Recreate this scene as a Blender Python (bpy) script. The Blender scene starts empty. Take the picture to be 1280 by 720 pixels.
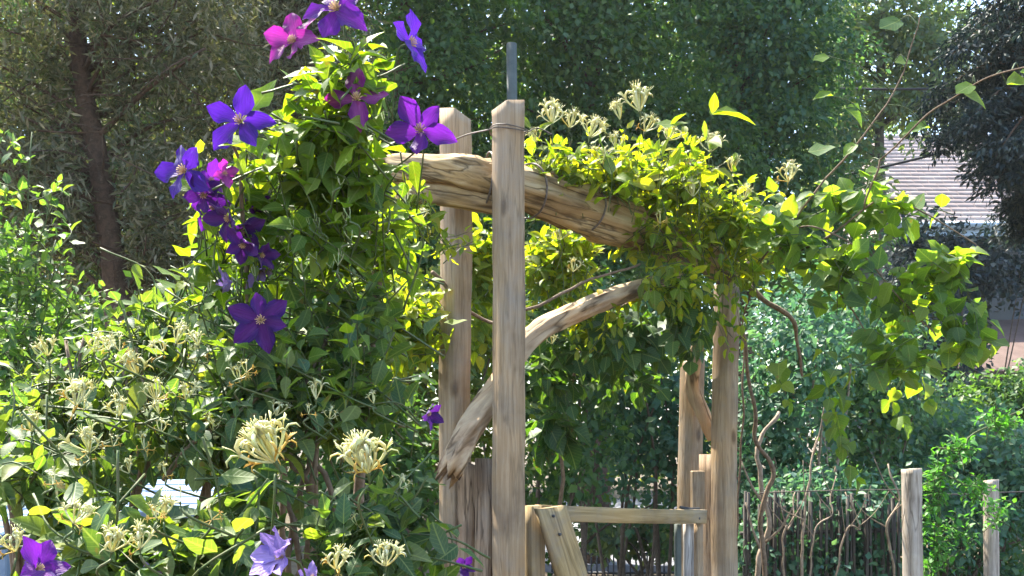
import bpy, bmesh, math, random
import numpy as np
from mathutils import Vector, Matrix, Quaternion, noise

R = math.radians
rng = np.random.default_rng(7)
random.seed(7)
np.random.seed(7)
S = bpy.context.scene
C = S.collection

# ---------------------------------------------------------------- camera
F, HOR, EYE = 1200.0, 540.0, 1.4          # focal length and horizon row in photo pixels, eye height
cam_d = bpy.data.cameras.new('camera')
cam = bpy.data.objects.new('camera', cam_d)
C.objects.link(cam)
cam.location = (0, 0, EYE)
cam.rotation_euler = (R(90), 0, 0)
cam_d.sensor_width = 36
cam_d.lens = 36 * F / 1280
cam_d.shift_y = (HOR - 360) / 1280
cam_d.clip_start = .05
cam_d.clip_end = 2000
S.camera = cam

# ---------------------------------------------------------------- sky, sun, exposure
SUN_EL, SUN_AZ = 60.0, 40.0      # degrees; azimuth counted from +Y (ahead) towards -X (left)
w = bpy.data.worlds.new('World')
S.world = w
w.use_nodes = True
nt = w.node_tree
bg = nt.nodes['Background']
sky = nt.nodes.new('ShaderNodeTexSky')
sky.sky_type = 'NISHITA'
sky.sun_disc = False
sky.sun_elevation = R(SUN_EL)
sky.sun_rotation = R(-SUN_AZ)
sky.air_density = 1.0
sky.dust_density = 1.4
nt.links.new(sky.outputs[0], bg.inputs[0])
bg.inputs[1].default_value = .15
sd = bpy.data.lights.new('sun', 'SUN')
sd.energy = 5.0
sd.angle = R(.6)
sd.color = (1, .93, .80)
sun = bpy.data.objects.new('sun', sd)
C.objects.link(sun)
to_sun = Vector((-math.sin(R(SUN_AZ)) * math.cos(R(SUN_EL)), math.cos(R(SUN_AZ)) * math.cos(R(SUN_EL)), math.sin(R(SUN_EL))))
sun.rotation_euler = to_sun.to_track_quat('Z', 'Y').to_euler()
sun.location = to_sun * 30
S.view_settings.view_transform = 'Standard'
S.view_settings.look = 'None'
S.view_settings.gamma = 1
S.view_settings.exposure = 2.35
S.view_settings.use_curve_mapping = False
S.cycles.use_denoising = True
S.cycles.max_bounces = 8
S.cycles.diffuse_bounces = 4
S.cycles.transmission_bounces = 5
S.cycles.sample_clamp_indirect = 6

# ---------------------------------------------------------------- helpers
def P(px, py, Y):
    return Vector(((px - 640) / F * Y, Y, EYE - (py - HOR) / F * Y))

def link(o, parent=None):
    C.objects.link(o)
    if parent is not None:
        o.parent = parent
    return o

def tag(o, label=None, cat=None, group=None, kind=None):
    if label: o['label'] = label
    if cat: o['category'] = cat
    if group: o['group'] = group
    if kind: o['kind'] = kind
    return o

def empty(name, loc=(0, 0, 0)):
    o = bpy.data.objects.new(name, None)
    o.location = loc
    o.empty_display_size = .1
    return link(o)

def mesh_np(name, V, Fq, mats, smooth=True, uv=None):
    """V (n,3); Fq list of int arrays (m,k)"""
    me = bpy.data.meshes.new(name)
    V = np.ascontiguousarray(V, dtype=np.float32)
    Fq = [f for f in Fq if len(f)]
    loops = np.concatenate([f.reshape(-1) for f in Fq]).astype(np.int32)
    counts = np.concatenate([np.full(len(f), f.shape[1], dtype=np.int32) for f in Fq])
    starts = np.concatenate([[0], np.cumsum(counts)[:-1]]).astype(np.int32)
    me.vertices.add(len(V)); me.vertices.foreach_set('co', V.ravel())
    me.loops.add(len(loops)); me.loops.foreach_set('vertex_index', loops)
    me.polygons.add(len(counts)); me.polygons.foreach_set('loop_start', starts)
    me.polygons.foreach_set('loop_total', counts)
    if smooth: me.polygons.foreach_set('use_smooth', np.ones(len(counts), dtype=bool))
    for m in (mats if isinstance(mats, (list, tuple)) else [mats]): me.materials.append(m)
    if uv is not None:
        lay = me.uv_layers.new(name='UVMap')
        lay.data.foreach_set('uv', np.ascontiguousarray(uv[loops], dtype=np.float32).ravel())
    me.update(calc_edges=True)
    return me

def put(name, me, parent=None, M=None):
    o = bpy.data.objects.new(name, me)
    link(o, parent)
    if M is not None: o.matrix_basis = M
    return o

def local(parent):
    return -Vector(parent.location) if parent is not None else Vector((0, 0, 0))

class MB:
    """collects simple solids, built as ONE mesh"""
    def __init__(s): s.bm = bmesh.new()
    def box(s, c, size, rot=None, bev=.004):
        r = bmesh.ops.create_cube(s.bm, size=1)
        M = Matrix.Translation(c) @ (rot.to_4x4() if rot is not None else Matrix()) @ Matrix.Diagonal((*size, 1))
        bmesh.ops.transform(s.bm, matrix=M, verts=r['verts'])
        if bev:
            es = list({e for v in r['verts'] for e in v.link_edges})
            bmesh.ops.bevel(s.bm, geom=es, offset=bev, segments=1, affect='EDGES')
        return s
    def build(s, name, mat, parent=None, smooth=False):
        me = bpy.data.meshes.new(name)
        bmesh.ops.translate(s.bm, vec=local(parent), verts=s.bm.verts)
        s.bm.to_mesh(me); s.bm.free()
        me.materials.append(mat)
        if smooth:
            for p in me.polygons: p.use_smooth = True
        return put(name, me, parent)

def catmull(pts, n=6):
    pts = [Vector(p) for p in pts]
    q = [pts[0] * 2 - pts[1]] + pts + [pts[-1] * 2 - pts[-2]]
    out = []
    for i in range(1, len(q) - 2):
        a, b, c, d = q[i - 1:i + 3]
        for k in range(n):
            t = k / n
            out.append(.5 * ((2 * b) + (c - a) * t + (2 * a - 5 * b + 4 * c - d) * t * t + (3 * b - a - 3 * c + d) * t ** 3))
    out.append(pts[-1])
    return out

def tube_arrays(pts, radii, sides=5, rough=0.0, freq=8.0, groove=0.0, ph=0.0):
    pts = [Vector(p) for p in pts]
    n = len(pts)
    V = []; up = Vector((.31, .17, .93))
    t0 = (pts[1] - pts[0]).normalized()
    x = t0.cross(up)
    if x.length < 1e-3: x = t0.cross(Vector((1, 0, 0)))
    x.normalize()
    for i in range(n):
        t = (pts[min(i + 1, n - 1)] - pts[max(i - 1, 0)]).normalized()
        x = (x - t * x.dot(t)).normalized()
        y = t.cross(x)
        r = radii[i] if hasattr(radii, '__len__') else radii
        for k in range(sides):
            a = 2 * math.pi * k / sides
            rr = r
            d = x * math.cos(a) + y * math.sin(a)
            if rough:
                p = pts[i] + d * r
                rr *= 1 + rough * (noise.noise(p * freq) + .5 * noise.noise(p * freq * 2.7))
            if groove:
                g = noise.noise(Vector((math.cos(a) * 2.2 + ph, math.sin(a) * 2.2, i * .05)))
                g2 = noise.noise(Vector((math.cos(a) * 6 + ph, math.sin(a) * 6, i * .09 + 5)))
                rr *= 1 + groove * (.8 * g - max(0, .22 - abs(g2)) * 1.6)
            V.append(pts[i] + d * rr)
    V.append(pts[0]); V.append(pts[-1])
    q = []
    for i in range(n - 1):
        for k in range(sides):
            k2 = (k + 1) % sides
            q.append((i * sides + k, i * sides + k2, (i + 1) * sides + k2, (i + 1) * sides + k))
    t = []
    b, e = n * sides, n * sides + 1
    for k in range(sides):
        k2 = (k + 1) % sides
        t.append((b, k2, k)); t.append((e, (n - 1) * sides + k, (n - 1) * sides + k2))
    return np.array([tuple(v) for v in V]), np.array(q), np.array(t)

class Tubes:
    def __init__(s): s.V = []; s.q = []; s.t = []; s.n = 0
    def add(s, pts, radii, sides=5, **kw):
        V, q, t = tube_arrays(pts, radii, sides, **kw)
        s.V.append(V); s.q.append(q + s.n); s.t.append(t + s.n); s.n += len(V)
        return s
    def build(s, name, mat, parent=None, smooth=True):
        V = np.concatenate(s.V) + np.array(local(parent))
        return put(name, mesh_np(name, V, [np.concatenate(s.q), np.concatenate(s.t)], mat, smooth), parent)

# ---------------------------------------------------------------- materials
def newmat(name):
    m = bpy.data.materials.new(name); m.use_nodes = True
    nt = m.node_tree; nt.nodes.clear()
    out = nt.nodes.new('ShaderNodeOutputMaterial')
    return m, nt, out

def N(nt, t, **kw):
    n = nt.nodes.new(t)
    for k, v in kw.items():
        if k.startswith('i_'): n.inputs[k[2:].replace('_', ' ')].default_value = v
        else: setattr(n, k, v)
    return n

def ramp(nt, cols, interp='LINEAR'):
    r = nt.nodes.new('ShaderNodeValToRGB')
    r.color_ramp.interpolation = interp
    e = r.color_ramp.elements
    while len(e) > 1: e.remove(e[-1])
    for i, (p, c) in enumerate(cols):
        if i == 0: e[0].position = p; e[0].color = (*c, 1)
        else:
            x = e.new(p); x.color = (*c, 1)
    return r

def leafmat(name, cols, trans=(1.6, 2.2, .5), mix=.45, rough=.5, spec=.3, veins=False):
    """thin leaf: reflecting side + translucent side; colour differs from leaf to leaf"""
    m, nt, out = newmat(name)
    L = nt.links.new
    g = N(nt, 'ShaderNodeNewGeometry'); oi = N(nt, 'ShaderNodeObjectInfo')
    ad = N(nt, 'ShaderNodeMath', operation='ADD'); L(g.outputs['Random Per Island'], ad.inputs[0]); L(oi.outputs['Random'], ad.inputs[1])
    fr = N(nt, 'ShaderNodeMath', operation='FRACT'); L(ad.outputs[0], fr.inputs[0])
    r = ramp(nt, [(i / (len(cols) - 1), c) for i, c in enumerate(cols)]); L(fr.outputs[0], r.inputs[0])
    # fine mottling along the blade
    tc = N(nt, 'ShaderNodeNewGeometry')
    nz = N(nt, 'ShaderNodeTexNoise', i_Scale=160.0, i_Detail=2.0); L(tc.outputs['Position'], nz.inputs['Vector'])
    mr = N(nt, 'ShaderNodeMapRange'); mr.inputs['To Min'].default_value = .75; mr.inputs['To Max'].default_value = 1.25
    L(nz.outputs[0], mr.inputs[0])
    mul = N(nt, 'ShaderNodeMix', data_type='RGBA', blend_type='MULTIPLY'); mul.inputs[0].default_value = 1
    L(r.outputs[0], mul.inputs[6]); L(mr.outputs[0], mul.inputs[7])
    p = N(nt, 'ShaderNodeBsdfPrincipled'); p.inputs['Roughness'].default_value = rough
    p.inputs['Specular IOR Level'].default_value = spec
    if veins:      # pale midrib, arching side veins, a few browned spots
        uv = N(nt, 'ShaderNodeUVMap', uv_map='UVMap'); sp = N(nt, 'ShaderNodeSeparateXYZ'); L(uv.outputs[0], sp.inputs[0])
        ax = N(nt, 'ShaderNodeMath', operation='ABSOLUTE'); L(sp.outputs[0], ax.inputs[0])
        k1 = N(nt, 'ShaderNodeMath', operation='MULTIPLY'); k1.inputs[1].default_value = .9; L(ax.outputs[0], k1.inputs[0])
        k2 = N(nt, 'ShaderNodeMath', operation='SUBTRACT'); L(sp.outputs[1], k2.inputs[0]); L(k1.outputs[0], k2.inputs[1])
        k3 = N(nt, 'ShaderNodeMath', operation='MULTIPLY'); k3.inputs[1].default_value = 46.0; L(k2.outputs[0], k3.inputs[0])
        k4 = N(nt, 'ShaderNodeMath', operation='SINE'); L(k3.outputs[0], k4.inputs[0])
        rv = ramp(nt, [(.86, (0, 0, 0)), (1, (.35, .35, .35))]); L(k4.outputs[0], rv.inputs[0])
        rm = ramp(nt, [(.010, (.7, .7, .7)), (.028, (0, 0, 0))]); L(ax.outputs[0], rm.inputs[0])
        mx_ = N(nt, 'ShaderNodeMath', operation='MAXIMUM'); L(rv.outputs[0], mx_.inputs[0]); L(rm.outputs[0], mx_.inputs[1])
        vm = N(nt, 'ShaderNodeMix', data_type='RGBA'); L(mx_.outputs[0], vm.inputs[0]); L(mul.outputs[2], vm.inputs[6]); vm.inputs[7].default_value = (.20, .26, .10, 1)
        nb = N(nt, 'ShaderNodeTexNoise', i_Scale=38.0, i_Detail=3.0); L(tc.outputs['Position'], nb.inputs['Vector'])
        rb = ramp(nt, [(.66, (0, 0, 0)), (.72, (.8, .8, .8))]); L(nb.outputs[0], rb.inputs[0])
        bm_ = N(nt, 'ShaderNodeMix', data_type='RGBA'); L(rb.outputs[0], bm_.inputs[0]); L(vm.outputs[2], bm_.inputs[6]); bm_.inputs[7].default_value = (.16, .11, .035, 1)
        mul = bm_
        bmp = N(nt, 'ShaderNodeBump'); bmp.inputs['Strength'].default_value = .35; bmp.inputs['Distance'].default_value = .002
        L(mx_.outputs[0], bmp.inputs['Height']); L(bmp.outputs[0], p.inputs['Normal'])
    L(mul.outputs[2], p.inputs['Base Color'])
    tm = N(nt, 'ShaderNodeMix', data_type='RGBA', blend_type='MULTIPLY'); tm.inputs[0].default_value = 1
    tm.inputs[7].default_value = (*trans, 1); L(mul.outputs[2], tm.inputs[6])
    tr = N(nt, 'ShaderNodeBsdfTranslucent'); L(tm.outputs[2], tr.inputs[0])
    mx = N(nt, 'ShaderNodeMixShader'); mx.inputs[0].default_value = mix
    L(p.outputs[0], mx.inputs[1]); L(tr.outputs[0], mx.inputs[2]); L(mx.outputs[0], out.inputs[0])
    return m

def woodmat(name, a, b, dark, axis_scale=(70, 70, 4.5), crack=.6, bump=.5, stain=None, grey=.6, knot=.9):
    """weathered timber with grain along local Z, cracks and blotches"""
    m, nt, out = newmat(name); L = nt.links.new
    tc = N(nt, 'ShaderNodeTexCoord'); oi = N(nt, 'ShaderNodeObjectInfo')
    off = N(nt, 'ShaderNodeVectorMath', operation='SCALE'); off.inputs['Scale'].default_value = 37.0
    cmb = N(nt, 'ShaderNodeCombineXYZ'); L(oi.outputs['Random'], cmb.inputs[0]); L(oi.outputs['Random'], cmb.inputs[2]); L(cmb.outputs[0], off.inputs[0])
    adv = N(nt, 'ShaderNodeVectorMath', operation='ADD'); L(tc.outputs['Object'], adv.inputs[0]); L(off.outputs[0], adv.inputs[1])
    mp = N(nt, 'ShaderNodeMapping'); mp.inputs['Scale'].default_value = axis_scale; L(adv.outputs[0], mp.inputs[0])
    n1 = N(nt, 'ShaderNodeTexNoise', i_Scale=1.0, i_Detail=6.0, i_Roughness=.65); L(mp.outputs[0], n1.inputs['Vector'])
    n1.inputs['Distortion'].default_value = .8
    r1 = ramp(nt, [(.3, dark), (.46, a), (.62, b), (.8, a)]); L(n1.outputs[0], r1.inputs[0])
    n2 = N(nt, 'ShaderNodeTexNoise', i_Scale=5.0, i_Detail=5.0); L(adv.outputs[0], n2.inputs['Vector'])
    r2 = ramp(nt, [(.3, (.62, .60, .62)), (.5, (1, 1, 1)), (.72, stain or (1.15, 1.05, .92))]); L(n2.outputs[0], r2.inputs[0])
    mul = N(nt, 'ShaderNodeMix', data_type='RGBA', blend_type='MULTIPLY'); mul.inputs[0].default_value = .9
    L(r1.outputs[0], mul.inputs[6]); L(r2.outputs[0], mul.inputs[7])
    vk = N(nt, 'ShaderNodeTexVoronoi', i_Scale=1.0); mpk = N(nt, 'ShaderNodeMapping'); mpk.inputs['Scale'].default_value = (9, 9, 4.2); L(adv.outputs[0], mpk.inputs[0]); L(mpk.outputs[0], vk.inputs['Vector'])
    rk = ramp(nt, [(.0, (.16, .12, .09)), (.09, (.30, .24, .18)), (.13, (.62, .55, .48)), (.19, (1, 1, 1))]); L(vk.outputs['Distance'], rk.inputs[0])
    mk = N(nt, 'ShaderNodeMix', data_type='RGBA', blend_type='MULTIPLY'); mk.inputs[0].default_value = knot; L(mul.outputs[2], mk.inputs[6]); L(rk.outputs[0], mk.inputs[7])
    ng = N(nt, 'ShaderNodeTexNoise', i_Scale=2.6, i_Detail=7.0, i_Roughness=.7); L(adv.outputs[0], ng.inputs['Vector'])
    rg = ramp(nt, [(.48, (0, 0, 0)), (.66, (grey, grey, grey))]); L(ng.outputs[0], rg.inputs[0])
    mg = N(nt, 'ShaderNodeMix', data_type='RGBA'); L(rg.outputs[0], mg.inputs[0]); L(mk.outputs[2], mg.inputs[6])
    lum = sum(a) / 3; mg.inputs[7].default_value = (lum * 1.02, lum * 1.0, lum * .93, 1)
    mul = mg
    # cracks: thin dark lines that follow the grain
    mp2 = N(nt, 'ShaderNodeMapping'); mp2.inputs['Scale'].default_value = tuple(s * .45 for s in axis_scale); L(adv.outputs[0], mp2.inputs[0])
    n3 = N(nt, 'ShaderNodeTexNoise', i_Scale=1.0, i_Detail=3.0); L(mp2.outputs[0], n3.inputs['Vector'])
    sb = N(nt, 'ShaderNodeMath', operation='SUBTRACT'); sb.inputs[1].default_value = .5; L(n3.outputs[0], sb.inputs[0])
    ab = N(nt, 'ShaderNodeMath', operation='ABSOLUTE'); L(sb.outputs[0], ab.inputs[0])
    cr = ramp(nt, [(0, (1, 1, 1)), (.012, (.6, .6, .6)), (.03, (0, 0, 0))]); L(ab.outputs[0], cr.inputs[0])
    cf = N(nt, 'ShaderNodeMath', operation='MULTIPLY'); cf.inputs[1].default_value = crack; L(cr.outputs[0], cf.inputs[0])
    mc = N(nt, 'ShaderNodeMix', data_type='RGBA'); L(cf.outputs[0], mc.inputs[0]); L(mul.outputs[2], mc.inputs[6])
    mc.inputs[7].default_value = (*[c * .35 for c in dark], 1)
    p = N(nt, 'ShaderNodeBsdfPrincipled'); p.inputs['Roughness'].default_value = .85; p.inputs['Specular IOR Level'].default_value = .2
    L(mc.outputs[2], p.inputs['Base Color'])
    hs = N(nt, 'ShaderNodeMath', operation='SUBTRACT'); L(n1.outputs[0], hs.inputs[0]); L(cf.outputs[0], hs.inputs[1])
    bp = N(nt, 'ShaderNodeBump'); bp.inputs['Strength'].default_value = bump; bp.inputs['Distance'].default_value = .004
    L(hs.outputs[0], bp.inputs['Height']); L(bp.outputs[0], p.inputs['Normal'])
    L(p.outputs[0], out.inputs[0])
    return m

def noisemat(name, cols, scale=6, rough=.9, bump=.3, dist=.02, detail=6, spec=.3):
    m, nt, out = newmat(name); L = nt.links.new
    tc = N(nt, 'ShaderNodeTexCoord')
    n1 = N(nt, 'ShaderNodeTexNoise', i_Scale=scale, i_Detail=detail, i_Roughness=.65); L(tc.outputs['Object'], n1.inputs['Vector'])
    k = len(cols) - 1
    r = ramp(nt, [(.28 + .44 * i / k, c) for i, c in enumerate(cols)]); L(n1.outputs[0], r.inputs[0])
    p = N(nt, 'ShaderNodeBsdfPrincipled'); p.inputs['Roughness'].default_value = rough; p.inputs['Specular IOR Level'].default_value = spec
    L(r.outputs[0], p.inputs['Base Color'])
    bp = N(nt, 'ShaderNodeBump'); bp.inputs['Strength'].default_value = bump; bp.inputs['Distance'].default_value = dist
    L(n1.outputs[0], bp.inputs['Height']); L(bp.outputs[0], p.inputs['Normal'])
    L(p.outputs[0], out.inputs[0])
    return m

def petalmat(name, edge, bar, trans, mix=.4):
    """petal: local X across, Y along; paler bar on the midrib and fine veins"""
    m, nt, out = newmat(name); L = nt.links.new
    tc = N(nt, 'ShaderNodeTexCoord'); sp = N(nt, 'ShaderNodeSeparateXYZ'); L(tc.outputs['Object'], sp.inputs[0])
    ab = N(nt, 'ShaderNodeMath', operation='ABSOLUTE'); L(sp.outputs[0], ab.inputs[0])
    r = ramp(nt, [(0, bar), (.07, bar), (.2, edge), (.33, tuple(c * .8 for c in edge))]); L(ab.outputs[0], r.inputs[0])
    mp = N(nt, 'ShaderNodeMapping'); mp.inputs['Scale'].default_value = (26, 2.5, 3); L(tc.outputs['Object'], mp.inputs[0])
    nz = N(nt, 'ShaderNodeTexNoise', i_Scale=1.0, i_Detail=3.0); L(mp.outputs[0], nz.inputs['Vector'])
    mr = N(nt, 'ShaderNodeMapRange'); mr.inputs['To Min'].default_value = .6; mr.inputs['To Max'].default_value = 1.4; L(nz.outputs[0], mr.inputs[0])
    mul = N(nt, 'ShaderNodeMix', data_type='RGBA', blend_type='MULTIPLY'); mul.inputs[0].default_value = 1
    L(r.outputs[0], mul.inputs[6]); L(mr.outputs[0], mul.inputs[7])
    p = N(nt, 'ShaderNodeBsdfPrincipled'); p.inputs['Roughness'].default_value = .55; p.inputs['Specular IOR Level'].default_value = .25
    p.inputs['Sheen Weight'].default_value = .15
    L(mul.outputs[2], p.inputs['Base Color'])
    bp = N(nt, 'ShaderNodeBump'); bp.inputs['Strength'].default_value = .4; bp.inputs['Distance'].default_value = .02
    L(nz.outputs[0], bp.inputs['Height']); L(bp.outputs[0], p.inputs['Normal'])
    tm = N(nt, 'ShaderNodeMix', data_type='RGBA', blend_type='MULTIPLY'); tm.inputs[0].default_value = 1
    tm.inputs[7].default_value = (*trans, 1); L(mr.outputs[0], tm.inputs[6])
    tr = N(nt, 'ShaderNodeBsdfTranslucent'); L(tm.outputs[2], tr.inputs[0])
    mx = N(nt, 'ShaderNodeMixShader'); mx.inputs[0].default_value = mix
    L(p.outputs[0], mx.inputs[1]); L(tr.outputs[0], mx.inputs[2]); L(mx.outputs[0], out.inputs[0])
    return m

M = {}
M['clematis_leaf'] = leafmat('clematis_leaf', [(.045, .10, .018), (.085, .16, .02), (.13, .21, .022), (.06, .12, .03), (.19, .24, .03)], (2.3, 2.1, .3), .55, veins=True)
M['honey_leaf'] = leafmat('honey_leaf', [(.04, .085, .03), (.065, .12, .025), (.045, .10, .055), (.10, .15, .03), (.06, .11, .06), (.14, .17, .04)], (2.1, 2.0, .4), .48, veins=True)
M['arbor_leaf'] = leafmat('arbor_leaf', [(.06, .13, .02), (.13, .20, .02), (.055, .11, .03), (.21, .24, .025), (.10, .16, .03), (.28, .27, .04)], (2.7, 2.4, .25), .62, veins=True)
M['vine_leaf'] = leafmat('vine_leaf', [(.07, .13, .03), (.11, .19, .03), (.06, .12, .055), (.18, .24, .04)], (2.4, 2.3, .35), .62, veins=True)
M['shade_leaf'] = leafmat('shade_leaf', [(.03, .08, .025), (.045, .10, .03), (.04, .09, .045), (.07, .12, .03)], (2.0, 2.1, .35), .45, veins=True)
M['thicket_leaf'] = leafmat('thicket_leaf', [(.045, .10, .06), (.07, .15, .08), (.06, .15, .10), (.12, .20, .09), (.06, .13, .12)], (1.3, 1.6, .9), .42)
M['sapling_leaf'] = leafmat('sapling_leaf', [(.045, .11, .04), (.07, .14, .04), (.12, .18, .04)], (1.9, 2.0, .5), .5, veins=True)
M['dull_leaf'] = leafmat('dull_leaf', [(.045, .10, .04), (.07, .13, .04), (.11, .16, .04)], (1.9, 2.0, .5), .5)
M['tree_leaf'] = leafmat('tree_leaf', [(.03, .075, .035), (.05, .105, .04), (.09, .15, .04), (.05, .11, .06)], (2.0, 2.2, .6), .45)
M['tree_leaf_blue'] = leafmat('tree_leaf_blue', [(.035, .09, .06), (.06, .13, .07), (.11, .18, .06), (.06, .13, .10)], (1.8, 2.0, .8), .45)
M['wood_leaf'] = leafmat('wood_leaf', [(.06, .11, .03), (.12, .16, .03), (.08, .13, .04), (.18, .20, .04)], (2.2, 2.1, .5), .5)
M['pale_leaf'] = leafmat('pale_leaf', [(.11, .16, .09), (.16, .21, .09), (.10, .16, .13), (.22, .23, .09)], (1.6, 1.7, .8), .5)
M['juniper'] = leafmat('juniper', [(.055, .065, .032), (.085, .088, .048), (.16, .14, .085), (.06, .078, .045), (.25, .21, .15)], (1.4, 1.6, .7), .35, .6, .3)
M['conifer'] = leafmat('conifer', [(.012, .024, .030), (.018, .036, .040), (.028, .050, .048), (.07, .085, .065)], (1.2, 1.4, .9), .2, .55)
M['creeper_leaf'] = leafmat('creeper_leaf', [(.05, .16, .04), (.07, .20, .04), (.10, .22, .05)], (1.7, 2.0, .5), .45)

M['post_wood'] = woodmat('post_wood', (.27, .192, .115), (.32, .243, .158), (.225, .158, .094), crack=.4, grey=.5, knot=.8)
M['board_wood'] = woodmat('board_wood', (.22, .155, .10), (.30, .22, .15), (.08, .05, .03), crack=.8)
M['gate_wood'] = woodmat('gate_wood', (.27, .195, .09), (.35, .265, .14), (.14, .095, .045), (40, 40, 2.0), .35)
M['grey_wood'] = woodmat('grey_wood', (.30, .27, .24), (.44, .42, .40), (.13, .11, .10), crack=.7)
M['log'] = woodmat('log', (.30, .205, .095), (.40, .30, .165), (.08, .05, .025), (30, 30, 1.5), .75, 1.0, (1.25, 1.18, 1.05), .2, .7)
M['peeled_log'] = woodmat('peeled_log', (.36, .25, .15), (.46, .35, .22), (.16, .095, .05), (22, 22, 2.0), .8, .9, (1.2, .95, .7), .15, .6)
M['fence_post'] = woodmat('fence_post', (.30, .255, .205), (.40, .355, .30), (.13, .10, .07), (34, 34, 5), .5, .9, None, .5, .5)
M['stake'] = woodmat('stake', (.06, .052, .045), (.11, .10, .09), (.025, .02, .018), (40, 40, 3), .5)
M['bark'] = noisemat('bark', [(.05, .032, .022), (.12, .075, .05), (.07, .045, .03), (.19, .13, .09)], 18, .95, .9, .03)
M['grey_bark'] = noisemat('grey_bark', [(.05, .045, .04), (.13, .12, .10), (.20, .18, .15)], 16, .95, .8, .03)
M['stem'] = noisemat('stem', [(.07, .045, .026), (.14, .095, .06), (.20, .145, .095)], 60, .8, .5, .004)
M['pale_stem'] = noisemat('pale_stem', [(.13, .095, .065), (.23, .175, .125), (.31, .25, .18)], 40, .85, .5, .006)
M['green_stem'] = noisemat('green_stem', [(.035, .07, .018), (.06, .085, .025), (.09, .07, .035)], 50, .6, .2, .003)
M['twig'] = noisemat('twig', [(.07, .05, .035), (.16, .12, .09)], 40, .9, .4, .006)
M['wire'] = noisemat('wire', [(.05, .035, .028), (.13, .10, .08)], 90, .6, .2, .001, spec=.5)
M['iron'] = noisemat('iron', [(.025, .025, .028), (.045, .043, .042)], 60, .5, .2, .002, spec=.5)
M['cable'] = noisemat('cable', [(.02, .02, .022), (.035, .035, .04)], 30, .6, .1, .002)
M['soil'] = noisemat('soil', [(.035, .026, .018), (.07, .052, .034), (.10, .08, .05), (.05, .06, .025)], 3.5, 1, .8, .05, 9)
M['drive'] = noisemat('drive', [(.12, .12, .13), (.17, .17, .18), (.22, .22, .23)], 12, .95, .5, .01, 9)
M['pale_paint'] = noisemat('pale_paint', [(.08, .14, .24), (.12, .19, .29), (.16, .22, .31)], 7, .35, .15, .003, spec=.6)
M['pole'] = noisemat('pole', [(.04, .052, .048), (.065, .08, .072), (.09, .105, .095)], 9, .7, .3, .003)
M['shingle'] = noisemat('shingle', [(.31, .24, .22), (.39, .31, .285), (.45, .37, .34)], 2.3, .95, .4, .01, 9)
M['porch_shingle'] = noisemat('porch_shingle', [(.07, .046, .04), (.10, .068, .058), (.13, .09, .078)], 2.3, .95, .4, .01, 9)
M['siding'] = noisemat('siding', [(.06, .07, .08), (.10, .11, .12)], 3, .8, .2, .01)
M['trim'] = noisemat('trim', [(.30, .42, .55), (.40, .52, .64)], 4, .6, .1, .004)
M['porch_dark'] = noisemat('porch_dark', [(.03, .028, .028), (.06, .055, .05)], 5, .9, .3, .01)
M['glass'] = noisemat('glass', [(.02, .025, .03), (.03, .035, .04)], 1, .25, .0, .001, spec=.25)
M['stone'] = noisemat('stone', [(.05, .05, .05), (.10, .10, .10), (.16, .15, .14)], 8, .9, .7, .03)
M['petal_blue'] = petalmat('petal_blue', (.028, .005, .17), (.06, .010, .22), (.075, .012, .36), .42)
M['petal_violet'] = petalmat('petal_violet', (.042, .006, .15), (.12, .016, .19), (.15, .014, .34), .42)
M['petal_magenta'] = petalmat('petal_magenta', (.10, .007, .12), (.24, .05, .21), (.36, .02, .30), .45)
M['petal_dark'] = petalmat('petal_dark', (.026, .004, .10), (.07, .008, .12), (.08, .008, .19), .3)
M['petal_lilac'] = petalmat('petal_lilac', (.20, .13, .42), (.30, .20, .46), (.26, .16, .5), .25)
M['stamen'] = noisemat('stamen', [(.35, .16, .10), (.55, .36, .18), (.65, .50, .28)], 300, .7, .2, .001)
M['floret'] = leafmat('floret', [(.56, .60, .28), (.66, .67, .44), (.66, .58, .18), (.68, .70, .50), (.58, .60, .24)], (1.0, .95, .7), .35, .5, .3)
M['floret_old'] = leafmat('floret_old', [(.58, .40, .07), (.62, .48, .13), (.58, .34, .06)], (1.0, .9, .5), .35, .5, .3)
M['bud'] = leafmat('bud', [(.24, .34, .12), (.36, .42, .2), (.34, .30, .2)], (1.0, 1.0, .6), .3, .5, .3)

# ---------------------------------------------------------------- leaf templates
def leaf_tmpl(prof, fold=.25, curl=.25, wave=0.0, cols=1):
    """prof: list of (t, halfwidth). Leaf lies along +Y, normal +Z, base at origin, length 1"""
    V = []; q = []; t3 = []
    n = len(prof); rows = []
    for i, (t, hw) in enumerate(prof):
        z0 = -curl * t * t
        if hw <= 1e-6:
            rows.append([len(V)]); V.append((0, t, z0))
        else:
            r = []
            for c in range(-cols, cols + 1):
                u = c / cols
                zz = z0 + fold * abs(u) * hw + wave * math.sin(t * 9 + (1 if c > 0 else -1)) * abs(u) * hw
                r.append(len(V)); V.append((u * hw, t, zz))
            rows.append(r)
    for a, b in zip(rows[:-1], rows[1:]):
        if len(a) == 1 and len(b) > 1:
            for k in range(len(b) - 1): t3.append((a[0], b[k + 1], b[k]))
        elif len(b) == 1 and len(a) > 1:
            for k in range(len(a) - 1): t3.append((a[k], a[k + 1], b[0]))
        elif len(a) > 1:
            for k in range(len(a) - 1): q.append((a[k], a[k + 1], b[k + 1], b[k]))
    return np.array(V, dtype=float), np.array(q, dtype=int).reshape(-1, 4), np.array(t3, dtype=int).reshape(-1, 3)

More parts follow.
